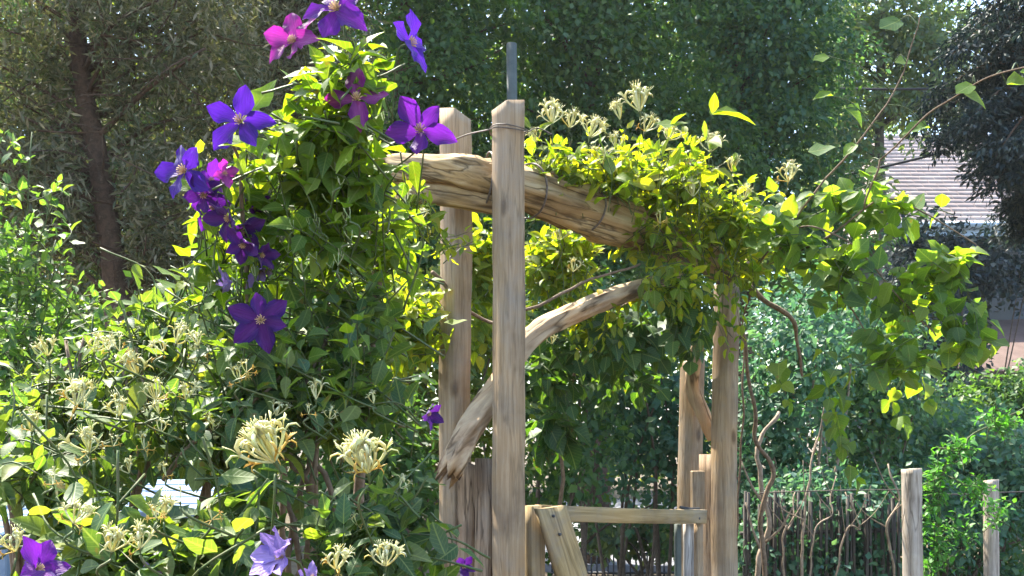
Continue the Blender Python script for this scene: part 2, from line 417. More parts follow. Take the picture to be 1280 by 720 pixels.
OVAL = [(0, 0), (.12, .13), (.35, .255), (.6, .24), (.83, .13), (1, 0)]
OVATE = [(0, 0), (.07, .20), (.28, .33), (.55, .26), (.80, .11), (1, 0)]
ROUND = [(0, 0), (.08, .24), (.33, .41), (.60, .36), (.82, .17), (1, 0)]
NARROW = [(0, 0), (.15, .09), (.4, .15), (.7, .11), (1, 0)]
T = {
    'oval': [leaf_tmpl(OVAL, .3, .2, .1), leaf_tmpl(OVAL, .55, .35, .15), leaf_tmpl(OVAL, .12, -.12, .2)],
    'ovate': [leaf_tmpl(OVATE, .3, .25, .1), leaf_tmpl(OVATE, .5, .4, .2), leaf_tmpl(OVATE, .1, .05, .3)],
    'round': [leaf_tmpl(ROUND, .3, .25, .1), leaf_tmpl(ROUND, .5, .35, .2), leaf_tmpl(ROUND, .15, -.1, .2)],
    'narrow': [leaf_tmpl(NARROW, .4, .2), leaf_tmpl(NARROW, .2, .4)],
}
def kite(wd, fold):
    return (np.array([(0, 0, 0), (-wd, .45, fold), (wd, .45, fold), (0, 1, -.08)], dtype=float),
            np.zeros((0, 4), int), np.array([(0, 2, 3), (0, 3, 1)]))
KITE = kite(.27, .08); NEEDLE = kite(.10, .02)

def unit(a):
    return a / np.maximum(np.linalg.norm(a, axis=-1, keepdims=True), 1e-9)

def frames(d, n):
    d = unit(d); x = unit(np.cross(d, n)); n2 = np.cross(x, d)
    return x, d, n2

def leaf_mesh(name, tmpl, pos, d, n, size, mat, wide=None):
    V, q, t = tmpl
    x, y, z = frames(d, n)
    k = len(V); m = len(pos)
    s = size[:, None, None]
    wx = (wide[:, None, None] if wide is not None else 1.0)
    W = pos[:, None, :] + s * (V[None, :, 0:1] * wx * x[:, None, :] + V[None, :, 1:2] * y[:, None, :] + V[None, :, 2:3] * z[:, None, :])
    off = (np.arange(m) * k)[:, None, None]
    fs = []
    if len(q): fs.append((q[None] + off).reshape(-1, 4))
    if len(t): fs.append((t[None] + off).reshape(-1, 3))
    return mesh_np(name, W.reshape(-1, 3), fs, mat, True, np.tile(V[:, :2], (m, 1)) if len(V) > 4 else None)

_single = {}
def single_leaf(kind, v, mat):
    key = (kind, v, mat.name)
    if key not in _single:
        V, q, t = T[kind][v]
        _single[key] = mesh_np('leaf', V, [q, t], mat, True, V[:, :2])
    return _single[key]

def project(p):
    return 640 + F * p[:, 0] / p[:, 1], HOR - F * (p[:, 2] - EYE) / p[:, 1]

def rand_unit(k):
    return unit(rng.normal(size=(k, 3)))

# ---------------------------------------------------------------- climbing plants
class Plant:
    """stems with leaf pairs at their nodes; the largest leaves in view become parts of their own"""
    def __init__(s, name, label, cat, base, leafkind, mat, stem_mat, group=None):
        s.root = empty(name, base); tag(s.root, label, cat, group)
        s.kind = leafkind; s.mat = mat; s.stem_mat = stem_mat
        s.tubes = Tubes(); s.thin = Tubes()
        s.holes = []; s.lp = []; s.ld = []; s.ln = []; s.ls = []
    def stem(s, pts, r0, r1, sides=6, n=6, rough=.12):
        c = catmull(pts, n)
        k_ = random.uniform(0, 99); am = min(.03, r0 * 2.2)
        c = [p + Vector((noise.noise(p * 5 + Vector((k_, 0, 0))), noise.noise(p * 5 + Vector((0, k_, 0))), .6 * noise.noise(p * 9 + Vector((0, 0, k_))))) * am * (0 if i in (0, len(c) - 1) else 1) * 1.6 for i, p in enumerate(c)]
        s.tubes.add(c, np.linspace(r0, r1, len(c)), sides, rough=rough, freq=30)
        return c
    def leaf(s, p, d, n, size):
        s.lp.append(tuple(p)); s.ld.append(tuple(d)); s.ln.append(tuple(n)); s.ls.append(size)
    def shoot(s, a, b, lift, size, gap, bare=.25, sides=4, r=.0022, pairs=True, face=.25, taper=True, droop=.0):
        a = Vector(a); b = Vector(b)
        mid = (a + b) / 2 + Vector((random.uniform(-.2, .2), random.uniform(-.2, .2), lift + random.uniform(-.1, .1))) * (b - a).length
        pts = catmull([a, mid, b], 5)
        if s.holes and any(((640 + F * p.x / p.y - h[0]) / h[2]) ** 2 + ((HOR - F * (p.z - EYE) / p.y - h[1]) / h[3]) ** 2 < .8 for p in pts for h in s.holes): return pts
        s.thin.add(pts, np.linspace(r, r * .45, len(pts)), sides)
        L = [0]
        for i in range(1, len(pts)): L.append(L[-1] + (pts[i] - pts[i - 1]).length)
        tot = L[-1]; u = tot * bare; k = 0; roll = random.uniform(0, 3.14)
        while u < tot:
            j = 1
            while j < len(L) - 1 and L[j] < u: j += 1
            f = (u - L[j - 1]) / max(1e-6, L[j] - L[j - 1])
            p = pts[j - 1].lerp(pts[j], f); t = (pts[j] - pts[j - 1]).normalized()
            fr = u / tot
            sz = size * random.uniform(.65, 1.2) * ((1.0 - .45 * max(0, fr - .6) / .4) if taper else 1)
            side = t.cross(Vector((0, 0, 1)))
            if side.length < .1: side = Vector((1, 0, 0))
            side.normalize(); side.rotate(Quaternion(t, roll + (k % 2) * 1.57))
            for sg in ((1, -1) if pairs else ((1,) if k % 2 else (-1,))):
                d = side * sg + t * .55 + Vector((0, 0, -.25 - droop)) + Vector(np.random.normal(0, .22, 3))
                n = Vector((0, 0, 1)) + Vector((0, -face, 0)) + Vector(np.random.normal(0, .38, 3)) + side * sg * .2
                pet = sz * .18
                q = p + d.normalized() * pet
                s.leaf(q, d, n, sz)
            u += gap * random.uniform(.75, 1.3); k += 1
        d = (pts[-1] - pts[-2]).normalized() + Vector((0, 0, -.1 - droop))
        s.leaf(pts[-1], d, Vector((0, -face, 1)) + Vector(np.random.normal(0, .3, 3)), size * .8)
        return pts
    def blob(s, px, py, rx, ry, Y, rY, count, size, gap=.05, length=.3, up=.3, out=1.15, **kw):
        """shoots that fill an ellipsoid of leaves around a core; size of the leaves in metres"""
        c = P(px, py, Y); ex = rx / F * Y; ez = ry / F * Y
        for _ in range(count):
            v = rand_unit(1)[0] * (random.random() ** .4)
            b = c + Vector((v[0] * ex, v[1] * rY, v[2] * ez))
            o = Vector((v[0], v[1], v[2]))
            dr = (o * out + Vector((random.gauss(0, .4), random.gauss(0, .3) - .1, up + random.gauss(0, .35)))).normalized()
            s.shoot(b - dr * length * random.uniform(.6, 1.1), b, random.uniform(-.05, .22), size, gap, **kw)
    def finish(s, n_parts=300, part='leaf', rest='foliage'):
        if s.holes:
            X, Y_ = project(np.array(s.lp) + unit(np.array(s.ld)) * (np.array(s.ls) * .5)[:, None])
            keep = [not any((X[i] - h[0]) ** 2 / h[2] ** 2 + (Y_[i] - h[1]) ** 2 / h[3] ** 2 < 1 for h in s.holes) for i in range(len(X))]
            for nm_ in ('lp', 'ld', 'ln', 'ls'): setattr(s, nm_, [v for v, k in zip(getattr(s, nm_), keep) if k])
        lp = np.array(s.lp); ld = np.array(s.ld); ln = np.array(s.ln); ls = np.array(s.ls)
        off = np.array(local(s.root))
        if s.tubes.n: s.tubes.build('stem', s.stem_mat, s.root)
        if s.thin.n:
            o = s.thin.build('shoots', s.stem_mat if s.stem_mat is not M['stem'] else M['green_stem'], s.root); o['kind'] = 'stuff'
        ctr = lp + unit(ld) * ls[:, None] * .5
        x, y = project(ctr)
        inside = (x > 0) & (x < 1280) & (y > 0) & (y < 720)
        cell = (np.floor(x / 7).astype(int) * 1000 + np.floor(y / 7).astype(int))
        order = np.argsort(ctr[:, 1])
        seen = set(); cand = []
        for i in order:
            if not inside[i]: continue
            if cell[i] in seen: continue
            seen.add(cell[i]); cand.append(i)
        xx, yy, zz = frames(ld, ln)
        face = np.abs(unit(ctr - np.array([0, 0, EYE])) * zz).sum(1)
        score = ls / ctr[:, 1] * (.4 + face)
        cand.sort(key=lambda i: -score[i])
        pick = cand[:n_parts]
        nv = len(T[s.kind])
        for i in pick:
            Mx = Matrix(((xx[i][0], yy[i][0], zz[i][0], 0), (xx[i][1], yy[i][1], zz[i][1], 0), (xx[i][2], yy[i][2], zz[i][2], 0), (0, 0, 0, 1)))
            Mx = Matrix.Translation(Vector(lp[i] + off)) @ Mx @ Matrix.Diagonal((ls[i] * random.uniform(.85, 1.15), ls[i], ls[i], 1))
            put(part, single_leaf(s.kind, i % nv, s.mat), s.root, Mx)
        keep = np.ones(len(lp), bool); keep[pick] = False
        idx = np.nonzero(keep)[0]
        if len(idx):
            V = []; Fs = []
            first = True
            for v in range(nv):
                k = idx[idx % nv == v]
                if not len(k): continue
                me = leaf_mesh(rest, T[s.kind][v], lp[k] + off, ld[k], ln[k], ls[k], s.mat, .85 + .3 * rng.random(len(k)))
                o = put(rest, me, s.root); o['kind'] = 'stuff'
        return s.root

# ---------------------------------------------------------------- trees
def clumps(centres, normals, rad, per, leaf, flat=.35, droop=.3, spread=.45):
    """leaf records around clump centres; returns pos, dir, normal, size"""
    m = len(centres); k = m * per
    c = np.repeat(centres, per, 0); nn = np.repeat(unit(normals), per, 0); rr = np.repeat(rad, per)
    v = rng.normal(size=(k, 3)); v -= nn * (v * nn).sum(1, keepdims=True) * (1 - flat)
    v = unit(v) * (rng.random(k) ** .55)[:, None]
    h = rng.normal(size=k) * .22 * flat
    pos = c + v * rr[:, None] + nn * (h * rr)[:, None]
    pos[:, 2] -= droop * rr * (v ** 2).sum(1) * .5
    d = v + rng.normal(size=(k, 3)) * spread; d[:, 2] -= droop
    n = nn + rng.normal(size=(k, 3)) * .45
    return pos, d, n, leaf * (.6 + .8 * rng.random(k))

def in_ellipsoids(ells, count, shell=.45):
    vol = np.array([e[3] * e[4] * e[5] for e in ells]) ** .75
    pick = rng.choice(len(ells), count, p=vol / vol.sum())
    E = np.array(ells)[pick]
    v = rand_unit(count) * (rng.random(count) ** shell)[:, None]
    return E[:, :3] + v * E[:, 3:6], v

def tree(name, label, base, trunk_pts, r0, r1, ells, n_clumps, per, leaf, rad, mat, bark, tmpl=KITE, flat=.35, droop=.3, limbs=40, shell=.45, up=.8, cat='tree', group=None, twigs=0, lr=.35, spread=.45, clear=None):
    root = empty(name, base); tag(root, label, cat, group)
    off = np.array(local(root))
    tp = catmull(trunk_pts, 6)
    tb = Tubes(); tb.add(tp, np.linspace(r0, r1, len(tp)), 10, rough=.18, freq=5)
    tb.build('trunk', bark, root)
    cen, v = in_ellipsoids(ells, n_clumps, shell)
    lt = Tubes()
    for i in range(min(limbs, n_clumps)):
        e = Vector(cen[i])
        # leave the trunk below the clump
        best = min(range(len(tp)), key=lambda j: (tp[j] - e).length + max(0, tp[j].z - e.z + .3) * 3)
        a = tp[best]
        mid = a.lerp(e, .5) + Vector((random.uniform(-.1, .1), random.uniform(-.1, .1), random.uniform(-.02, .16))) * (e - a).length
        q = catmull([a, mid, e], 5)
        rr = max(.012, min(r0 * lr, .02 * (e - a).length))
        Tubes().add(q, np.linspace(rr, rr * .25, len(q)), 5, rough=.15, freq=9).build('limb', bark, root)
    for i in range(twigs):
        e = Vector(cen[i % n_clumps]) ; dr = Vector(rand_unit(1)[0]); dr.z *= .5
        q = [e, e + dr * .25 + Vector((0, 0, -.03)), e + dr * .5 + Vector((0, 0, random.uniform(-.2, .1)))]
        lt.add(catmull(q, 3), np.linspace(.008, .003, 7), 3)
    if lt.n: lt.build('twigs', bark, root)['kind'] = 'stuff'
    nm = v * .55 + np.array([0, -.1, up]) + rng.normal(size=v.shape) * .3
    rads = rad * (.6 + .8 * rng.random(n_clumps))
    pos, d, n, sz = clumps(cen, nm, rads, per, leaf, flat, droop, spread)
    keepm = np.ones(len(pos), bool)
    if clear is not None:
        X_, Y_ = project(pos); cx = np.interp(Y_, clear[1], clear[0])
        keepm = ~((np.abs(X_ - cx) < clear[2] * (.6 + .8 * rng.random(len(pos)))) & (pos[:, 1] < base[1] + .1) & (Y_ > clear[1][0]) & (Y_ < clear[1][-1]))
    me = leaf_mesh('crown', tmpl, pos[keepm] + off, d[keepm], n[keepm], sz[keepm], mat, .8 + .5 * rng.random(keepm.sum()))
    o = put('crown', me, root); o['kind'] = 'stuff'
    return root

# ================================================================ SETTING
def ground_z(x, y):
    return .05 * noise.noise(Vector((x * .35, y * .35, 0))) + .02 * noise.noise(Vector((x * 1.7, y * 1.7, 3)))

def build_ground():
    xs = np.concatenate([np.linspace(-400, -14, 12), np.linspace(-13, 13, 80), np.linspace(14, 400, 12)])
    ys = np.concatenate([np.linspace(-200, -6, 8), np.linspace(-5, 22, 80), np.linspace(23, 600, 14)])
    V = np.array([(x, y, ground_z(x, y) if abs(x) < 13 and y < 22 else 0) for y in ys for x in xs])
    nx = len(xs)
    q = np.array([(j * nx + i, j * nx + i + 1, (j + 1) * nx + i + 1, (j + 1) * nx + i) for j in range(len(ys) - 1) for i in range(nx - 1)])
    o = put('ground', mesh_np('ground', V, [q], M['soil']))
    tag(o, 'dark soil and leaf litter of the shady garden', 'ground', kind='structure')
build_ground()

def build_drive():
    bm = bmesh.new()
    vs = [bm.verts.new((x, y, .06 if False else .075)) for x, y in ((-.2, 9.7), (2.3, 9.4), (3.6, 19), (-.3, 19))]
    bm.faces.new(vs)
    r = bmesh.ops.extrude_face_region(bm, geom=bm.faces[:])
    bmesh.ops.translate(bm, vec=(0, 0, -.12), verts=[g for g in r['geom'] if isinstance(g, bmesh.types.BMVert)])
    bmesh.ops.recalc_face_normals(bm, faces=bm.faces)
    me = bpy.data.meshes.new('driveway'); bm.to_mesh(me); bm.free(); me.materials.append(M['drive'])
    tag(put('driveway', me), 'pale grey driveway glimpsed beyond the open gate', 'driveway', kind='structure')
build_drive()

# ================================================================ HOUSE (right, behind the conifer)
def build_house():
    root = empty('house', (8.9, 18.5, 0))
    tag(root, 'house with pinkish shingled hip roof behind the dark conifer', 'house')
    ex0, ex1, ey0, ey1, ez = 6.35, 14.5, 16.0, 22.2, 4.85
    rx0, rx1, ry, rz = 7.2, 12.5, 19.1, 7.3
    def quad(name, vs, mat, parent=root, th=.0):
        bm = bmesh.new(); bm.faces.new([bm.verts.new(Vector(v) + local(root)) for v in vs])
        if th:
            bm.faces.ensure_lookup_table(); f = bm.faces[0]; f.normal_update(); nn = f.normal.copy()
            r = bmesh.ops.extrude_face_region(bm, geom=bm.faces[:])
            bmesh.ops.translate(bm, vec=nn * -th, verts=[g for g in r['geom'] if isinstance(g, bmesh.types.BMVert)])
            bmesh.ops.recalc_face_normals(bm, faces=bm.faces)
        me = bpy.data.meshes.new(name); bm.to_mesh(me); bm.free(); me.materials.append(mat)
        return put(name, me, parent)
    rf = quad('roof', [(ex0, ey0, ez), (ex1, ey0, ez), (rx1, ry, rz), (rx0, ry, rz)], M['shingle'], th=.08)
    quad('roof', [(ex0, ey1, ez), (ex0, ey0, ez), (rx0, ry, rz)], M['shingle'], th=.08)
    quad('roof', [(ex1, ey1, ez), (ex0, ey1, ez), (rx0, ry, rz), (rx1, ry, rz)], M['shingle'], th=.08)
    quad('roof', [(ex1, ey0, ez), (ex1, ey1, ez), (rx1, ry, rz)], M['shingle'], th=.08)
    # courses of shingles on the front slope, each row lapping the one below
    A0, A1, B0, B1 = Vector((ex0, ey0, ez)), Vector((ex1, ey0, ez)), Vector((rx0, ry, rz)), Vector((rx1, ry, rz))
    nn = (A1 - A0).cross(B0 - A0).normalized()
    rows = 24
    for i in range(rows):
        a, b = i / rows, min(1, (i + 1.12) / rows)
        V = []; q = []
        L0, L1 = A0.lerp(B0, a), A1.lerp(B1, a); U0, U1 = A0.lerp(B0, b), A1.lerp(B1, b)
        nt_ = 26
        for k in range(nt_):
            u0 = (k + (.5 if i % 2 else 0)) / nt_ + .0005; u1 = u0 + 1 / nt_ - .0010
            u0, u1 = max(0, min(1, u0)), max(0, min(1, u1))
            if u1 - u0 < .004: continue
            lift = .018 + random.uniform(0, .003); drop = random.uniform(-.02, .01)
            pts = [L0.lerp(L1, u0) + nn * lift, L0.lerp(L1, u1) + nn * (lift + random.uniform(-.002, .002)), U0.lerp(U1, u1) + nn * .009, U0.lerp(U1, u0) + nn * .009]
            low = [pts[0] - nn * .012, pts[1] - nn * .012]
            j = len(V); V += pts + low
            q += [(j, j + 1, j + 2, j + 3), (j + 4, j + 5, j + 1, j)]
        me = mesh_np('shingle_course', np.array([tuple(v + local(root)) for v in V]), [np.array(q)], M['shingle'], False)
        o = put('shingle_course', me, rf)
    # walls, set back under the eave
    m = MB(); m.box(((ex0 + ex1) / 2 + .2, 19.1, 2.42), (ex1 - ex0 - 1.0, ey1 - ey0 - 1.0, 4.84), bev=0); m.build('wall', M['siding'], root)
    for i in range(28):        # lap siding boards on the front wall
        z = .1 + i * .17
        MB().box(((ex0 + ex1) / 2 + .2, 16.48, z + .08), (ex1 - ex0 - .98, .03, .16), Matrix.Rotation(R(-4), 3, 'X'), bev=0).build('siding_board', M['siding'], root)
    MB().box(((ex0 + ex1) / 2, ey0 - .04, ez - .10), (ex1 - ex0 + .1, .07, .20), bev=.01).build('fascia', M['trim'], root)
    g = Tubes(); g.add([(ex0, ey0 - .13, ez - .03), (ex1, ey0 - .13, ez - .03)], .065, 8); g.build('gutter', M['trim'], root)
    for wx in (8.1, 9.9, 11.6):
        fr = MB().box((wx, 16.42, 3.55), (1.0, .08, 1.35), bev=.01).build('window', M['siding'], root)
        for sx in (-.23, .23):
            MB().box((wx + sx, 16.37, 3.55), (.40, .03, 1.2), bev=0).build('pane', M['glass'], root)
    # porch with its own low roof
    pz = 3.05
    quad('porch_roof', [(6.25, 13.4, pz - .80), (14.2, 13.4, pz - .80), (14.2, 16.4, pz + .28), (7.6, 16.4, pz + .28)], M['porch_shingle'], th=.12)
    MB().box((10.25, 13.44, pz - 1.04), (7.9, .09, .22), bev=.01).build('porch_beam', M['porch_dark'], root)
    for x in (6.5, 8.2, 9.9, 11.6, 13.8):
        MB().box((x, 13.6, 1.03), (.16, .16, 2.0), bev=.01).build('porch_post', M['porch_dark'], root)
    MB().box((10.25, 15.0, .2), (7.9, 3.0, .4), bev=.02).build('porch_floor', M['porch_dark'], root)
build_house()

# ================================================================ TREES
def E(px, py, Y, rx, ry, rY):
    p = P(px, py, Y)
    return (p.x, p.y, p.z, rx / F * Y, rY, ry / F * Y)

def gz(x, y): return (x, y, 0)

# far woodland, one mass
def woodland():
    ells = []
    for px in range(-260, 1000, 120):
        ells.append(E(px, 330 + random.uniform(-40, 40), random.uniform(20, 25), 150, 330, 2.5))
        ells.append(E(px + 60, 60, random.uniform(22, 26), 160, 220, 2.5))
    for px in range(1000, 1700, 130):
        ells.append(E(px, 430 + random.uniform(-30, 30), random.uniform(25, 28), 140, 170, 2))
    cen, v = in_ellipsoids(ells, 2300, .35)
    nm = v * .6 + np.array([0, -.2, .7]) + rng.normal(size=v.shape) * .3
    pos, d, n, sz = clumps(cen, nm, .75 * (.6 + .8 * rng.random(len(cen))), 46, .19, .4, .3)
    k = pos[:, 2] > .1
    o = put('far_woodland', leaf_mesh('far_woodland', KITE, pos[k], d[k], n[k], sz[k], M['wood_leaf']))
    tag(o, 'mass of woodland foliage far behind the garden', 'woodland', kind='stuff')
woodland()

# junipers on the left
def juniper(label, base, trunk, ells, n, per, seed_r=.17, r0=.10, clear=None):
    return tree('juniper_tree', label, gz(*base), trunk, r0, r0 * .35, ells, n, per, .062, .24, M['juniper'], M['bark'], NEEDLE, .8, .15, 90, .45, .5, twigs=260, group='junipers on the left', spread=.7, clear=clear)

b = P(158, 540, 6.0)
juniper('feathery grey-green juniper with leaning brown trunk at far left', (b.x, 6.0),
        [(b.x + .05, 6, 0), tuple(P(150, 420, 6)), tuple(P(128, 230, 6)), tuple(P(98, 60, 6)), tuple(P(88, -200, 6))],
        [E(60, 40, 6.0, 150, 130, .9), E(230, 60, 6.1, 130, 110, .9), E(110, 230, 6.0, 120, 110, .7), E(20, 200, 6.2, 110, 140, .8),
         E(240, 240, 6.2, 110, 100, .7), E(170, 330, 6.1, 120, 60, .6), E(100, -160, 6.2, 190, 130, 1.1)], 560, 110, clear=([96, 104, 128, 150, 158], [40, 90, 230, 420, 520], 19))
b = P(330, 540, 7.2)
juniper('second juniper, straighter trunk, behind the purple clematis', (b.x, 7.2),
        [(b.x, 7.2, 0), tuple(P(332, 300, 7.2)), tuple(P(338, 60, 7.2)), tuple(P(345, -260, 7.2))],
        [E(330, 60, 7.2, 90, 130, .9), E(370, -80, 7.2, 110, 120, 1.0), E(300, 250, 7.2, 100, 110, .8), E(410, 140, 7.3, 70, 110, .6)], 420, 100)

# broadleaved trees behind the arbor
def broad(label, px, Y, r0, ells, n, per, leaf, mat, top=-200, bark='bark', rad=.52, name='broadleaf_tree', limbs=50, **kw):
    b = P(px, 540, Y)
    return tree(name, label, gz(b.x, Y), [(b.x, Y, 0), tuple(P(px + 4, 380, Y)), tuple(P(px - 6, 160, Y)), tuple(P(px + 10, top, Y))], r0, r0 * .4,
                ells, n, per, leaf, rad, M[mat], M[bark], KITE, .22, .4, limbs, .5, .75, group='broadleaf trees behind the arbor', **kw)
broad('dark broadleaf tree with brown trunk just left of the arbor posts', 508, 9.0, .13,
      [E(540, 40, 9.0, 120, 130, 1.0), E(500, 190, 9.2, 110, 110, .9), E(560, 300, 9.2, 110, 100, .8), E(480, -140, 9.2, 160, 130, 1.2), E(440, 330, 9.4, 100, 110, .8)], 460, 130, .066, 'tree_leaf')
broad('broad dark green tree above the middle of the log beam', 745, 9.8, .15,
      [E(730, 30, 9.8, 140, 120, 1.1), E(680, 180, 9.9, 120, 100, .9), E(800, 190, 10, 130, 100, .9), E(760, -150, 10, 190, 130, 1.2), E(740, 320, 10, 160, 90, .9)], 560, 130, .066, 'tree_leaf')
broad('blue-green tree above the right arbor posts', 925, 10.6, .14,
      [E(900, 40, 10.6, 120, 120, 1.0), E(985, 60, 10.6, 80, 100, .9), E(930, 190, 10.7, 110, 100, .9), E(890, 310, 10.8, 120, 90, .9), E(920, -140, 10.6, 150, 110, 1.2), E(1000, 300, 11, 80, 100, .8)], 520, 130, .068, 'tree_leaf_blue')
broad('pale yellow-green tree in front of the bright sky, left of the house roof', 1105, 14.5, .12,
      [E(1090, 40, 14.5, 80, 60, 1.0), E(1050, 130, 14.5, 50, 60, .9), E(1140, 110, 14.6, 60, 60, .8), E(1110, -120, 14.5, 150, 90, 1.2), E(1040, 210, 14.6, 45, 60, .8), E(1165, 40, 15, 50, 70, .7), E(1150, 130, 15, 45, 35, .6)], 320, 66, .11, 'pale_leaf', bark='grey_bark', rad=.42)

broad('shaded tree filling the gap behind the leaning juniper', 90, 12.5, .14,
      [E(60, 120, 12.5, 150, 130, 1.2), E(150, 260, 12.5, 140, 110, 1.0), E(20, 330, 12.5, 120, 120, 1.0), E(90, -80, 12.5, 180, 120, 1.3)], 330, 80, .10, 'tree_leaf', rad=.6, limbs=16)
broad('sunlit yellow-green tree glimpsed between the two junipers', 270, 13.5, .14,
      [E(260, 130, 13.5, 150, 130, 1.2), E(330, 270, 13.5, 130, 110, 1.0), E(230, 380, 13.5, 140, 110, 1.0), E(300, -60, 13.5, 170, 120, 1.3), E(420, 200, 13.5, 100, 140, 1.0)], 360, 80, .10, 'wood_leaf', rad=.6, limbs=16)

# dark conifer on the right
def conifer():
    Y = 9.5; px = 1318
    b = P(px, 540, Y)
    root = empty('conifer_tree', gz(b.x, Y)); tag(root, 'dark conifer with drooping branches at the right edge before the house', 'tree')
    off = np.array(local(root))
    tp = catmull([(b.x, Y, 0), tuple(P(px, 250, Y)), tuple(P(px + 6, -350, Y))], 8)
    Tubes().add(tp, np.linspace(.16, .07, len(tp)), 10, rough=.15, freq=5).build('trunk', M['bark'], root)
    cs = []; ns = []; rs = []
    for i in range(110):
        z = random.uniform(3.6, 8.6)
        if 3.55 < z < 3.7: continue
        a = random.uniform(0, 2 * math.pi)
        Lb = random.uniform(.6, 1.05) * (1.18 if z > 4.6 else 1) * (1.08 - .02 * (z - 2.6))
        d = Vector((math.cos(a), math.sin(a), 0))
        p0 = Vector((b.x, Y, z)); p1 = p0 + d * Lb * .55 + Vector((0, 0, .06)); p2 = p0 + d * Lb + Vector((0, 0, -.18 - .15 * random.random()))
        q = catmull([p0, p1, p2], 6)
        Tubes().add(q, np.linspace(.028, .006, len(q)), 5).build('limb', M['bark'], root)
        for k in range(3, len(q)):
            for sgn in (-1, 0, 1):
                s2 = d.cross(Vector((0, 0, 1))) * sgn * random.uniform(.1, .26)
                cs.append(tuple(q[k] + s2 + Vector((0, 0, -.03)))); ns.append((random.gauss(0, .25), random.gauss(0, .25), 1)); rs.append(random.uniform(.10, .2))
    pos, d, n, sz = clumps(np.array(cs), np.array(ns), np.array(rs), 42, .07, .25, .45)
    o = put('crown', leaf_mesh('crown', NEEDLE, pos + off, d, n, sz, M['conifer'], 1.2 + rng.random(len(pos))), root); o['kind'] = 'stuff'
conifer()

# shrubs behind the gate and along the fence
def shrub(label, px, Y, ells, n, per, leaf, mat, rad=.2, stems=9, sm='twig', name='shrub', group='shrubs behind the gate', tm=KITE, sr=.016):
    b = P(px, 540, Y)
    root = empty(name, gz(b.x, Y)); tag(root, label, 'shrub', group)
    off = np.array(local(root))
    cen, v = in_ellipsoids(ells, n, .5)
    cen[:, 2] = np.maximum(cen[:, 2], .12)
    tb = Tubes()
    for i in range(stems):
        e = Vector(cen[i]); a = Vector((b.x + random.uniform(-.25, .25), Y + random.uniform(-.15, .15), 0))
        m1 = a.lerp(e, .5) + Vector((random.uniform(-.15, .15), random.uniform(-.1, .1), .15))
        q = catmull([a, m1, e], 6)
        o = Tubes().add(q, np.linspace(sr, sr * .35, len(q)), 5, rough=.2, freq=12).build('stem', M[sm], root)
    nm = v * .6 + np.array([0, -.3, .7]) + rng.normal(size=v.shape) * .35
    pos, d, nn, sz = clumps(cen, nm, rad * (.6 + .8 * rng.random(n)), per, leaf, .5, .3)
    k = pos[:, 2] > .02
    o = put('foliage', leaf_mesh('foliage', tm, pos[k] + off, d[k], nn[k], sz[k], M[mat], .9 + .5 * rng.random(k.sum())), root); o['kind'] = 'stuff'
    return root
shrub('dark shrub seen through the arbor, nearest the left posts', 700, 6.2, [E(700, 520, 6.2, 90, 120, .5), E(660, 420, 6.4, 80, 90, .4), E(720, 400, 6.5, 80, 80, .4)], 130, 42, .06, 'tree_leaf')
shrub('dark shrub framed by the open gate', 790, 6.8, [E(790, 520, 6.8, 80, 110, .5), E(800, 420, 6.9, 80, 80, .4), E(850, 540, 6.9, 60, 110, .4)], 130, 42, .06, 'thicket_leaf')
shrub('low variegated shrub with pale leaves under the gate rail', 785, 8.2, [E(770, 662, 8.2, 70, 26, .35), E(830, 655, 8.3, 50, 30, .35)], 46, 40, .07, 'pale_leaf', rad=.18, stems=5)
shrub('blue-green shrub right of the right arbor post', 985, 6.0, [E(985, 480, 6.0, 80, 90, .5), E(970, 590, 6.0, 70, 80, .4), E(1010, 400, 6.2, 80, 70, .4)], 170, 46, .048, 'thicket_leaf', stems=10, sm='pale_stem')
shrub('blue-green shrub in the middle of the right thicket', 1085, 6.6, [E(1085, 500, 6.6, 80, 90, .5), E(1080, 600, 6.5, 80, 60, .4), E(1100, 420, 6.8, 70, 60, .4)], 170, 46, .05, 'tree_leaf_blue')
shrub('dark blue-green shrub behind the rightmost fence post', 1200, 7.0, [E(1200, 560, 7.0, 90, 70, .5), E(1260, 630, 6.8, 70, 90, .4), E(1170, 640, 6.6, 80, 80, .4)], 170, 44, .052, 'thicket_leaf')
shrub('low tangle of small leaves growing through the dark stakes', 1030, 5.25, [E(960, 690, 5.3, 50, 60, .15), E(1030, 700, 5.25, 60, 50, .15), E(1090, 690, 5.3, 50, 60, .15), E(1050, 620, 5.3, 100, 30, .2)], 190, 26, .042, 'thicket_leaf', rad=.15, stems=5, sm='twig', sr=.008, tm=KITE)
shrub('dark undergrowth filling the gap under the right thicket', 1080, 7.4, [E(960, 660, 7.4, 90, 90, .3), E(1080, 660, 7.4, 100, 90, .3), E(1220, 660, 7.6, 110, 100, .3)], 170, 44, .06, 'tree_leaf', rad=.24, stems=8)
shrub('dark undergrowth behind the gate brace', 720, 7.6, [E(650, 640, 7.6, 50, 90, .3), E(700, 620, 7.7, 30, 60, .3), E(860, 640, 7.4, 30, 80, .2)], 70, 40, .06, 'tree_leaf', rad=.22, stems=6)
shrub('added dark shrub standing in for the shaded house wall below the eave', 1230, 13.0, [E(1160, 330, 13, 50, 60, .5), E(1215, 335, 13, 60, 50, .5), E(1290, 335, 13, 60, 55, .5), E(1120, 420, 13, 60, 70, .5), E(1180, 440, 12.6, 40, 50, .4)], 190, 40, .085, 'conifer', rad=.34, stems=10)  # added shrub: near-black leaf colour stands for the shade on the wall
shrub('dark bush under the porch roof at the right edge', 1260, 11.0, [E(1240, 500, 11, 50, 40, .4), E(1300, 500, 11, 50, 50, .4), E(1180, 520, 10.5, 50, 40, .4)], 100, 40, .075, 'tree_leaf', rad=.28, stems=6)
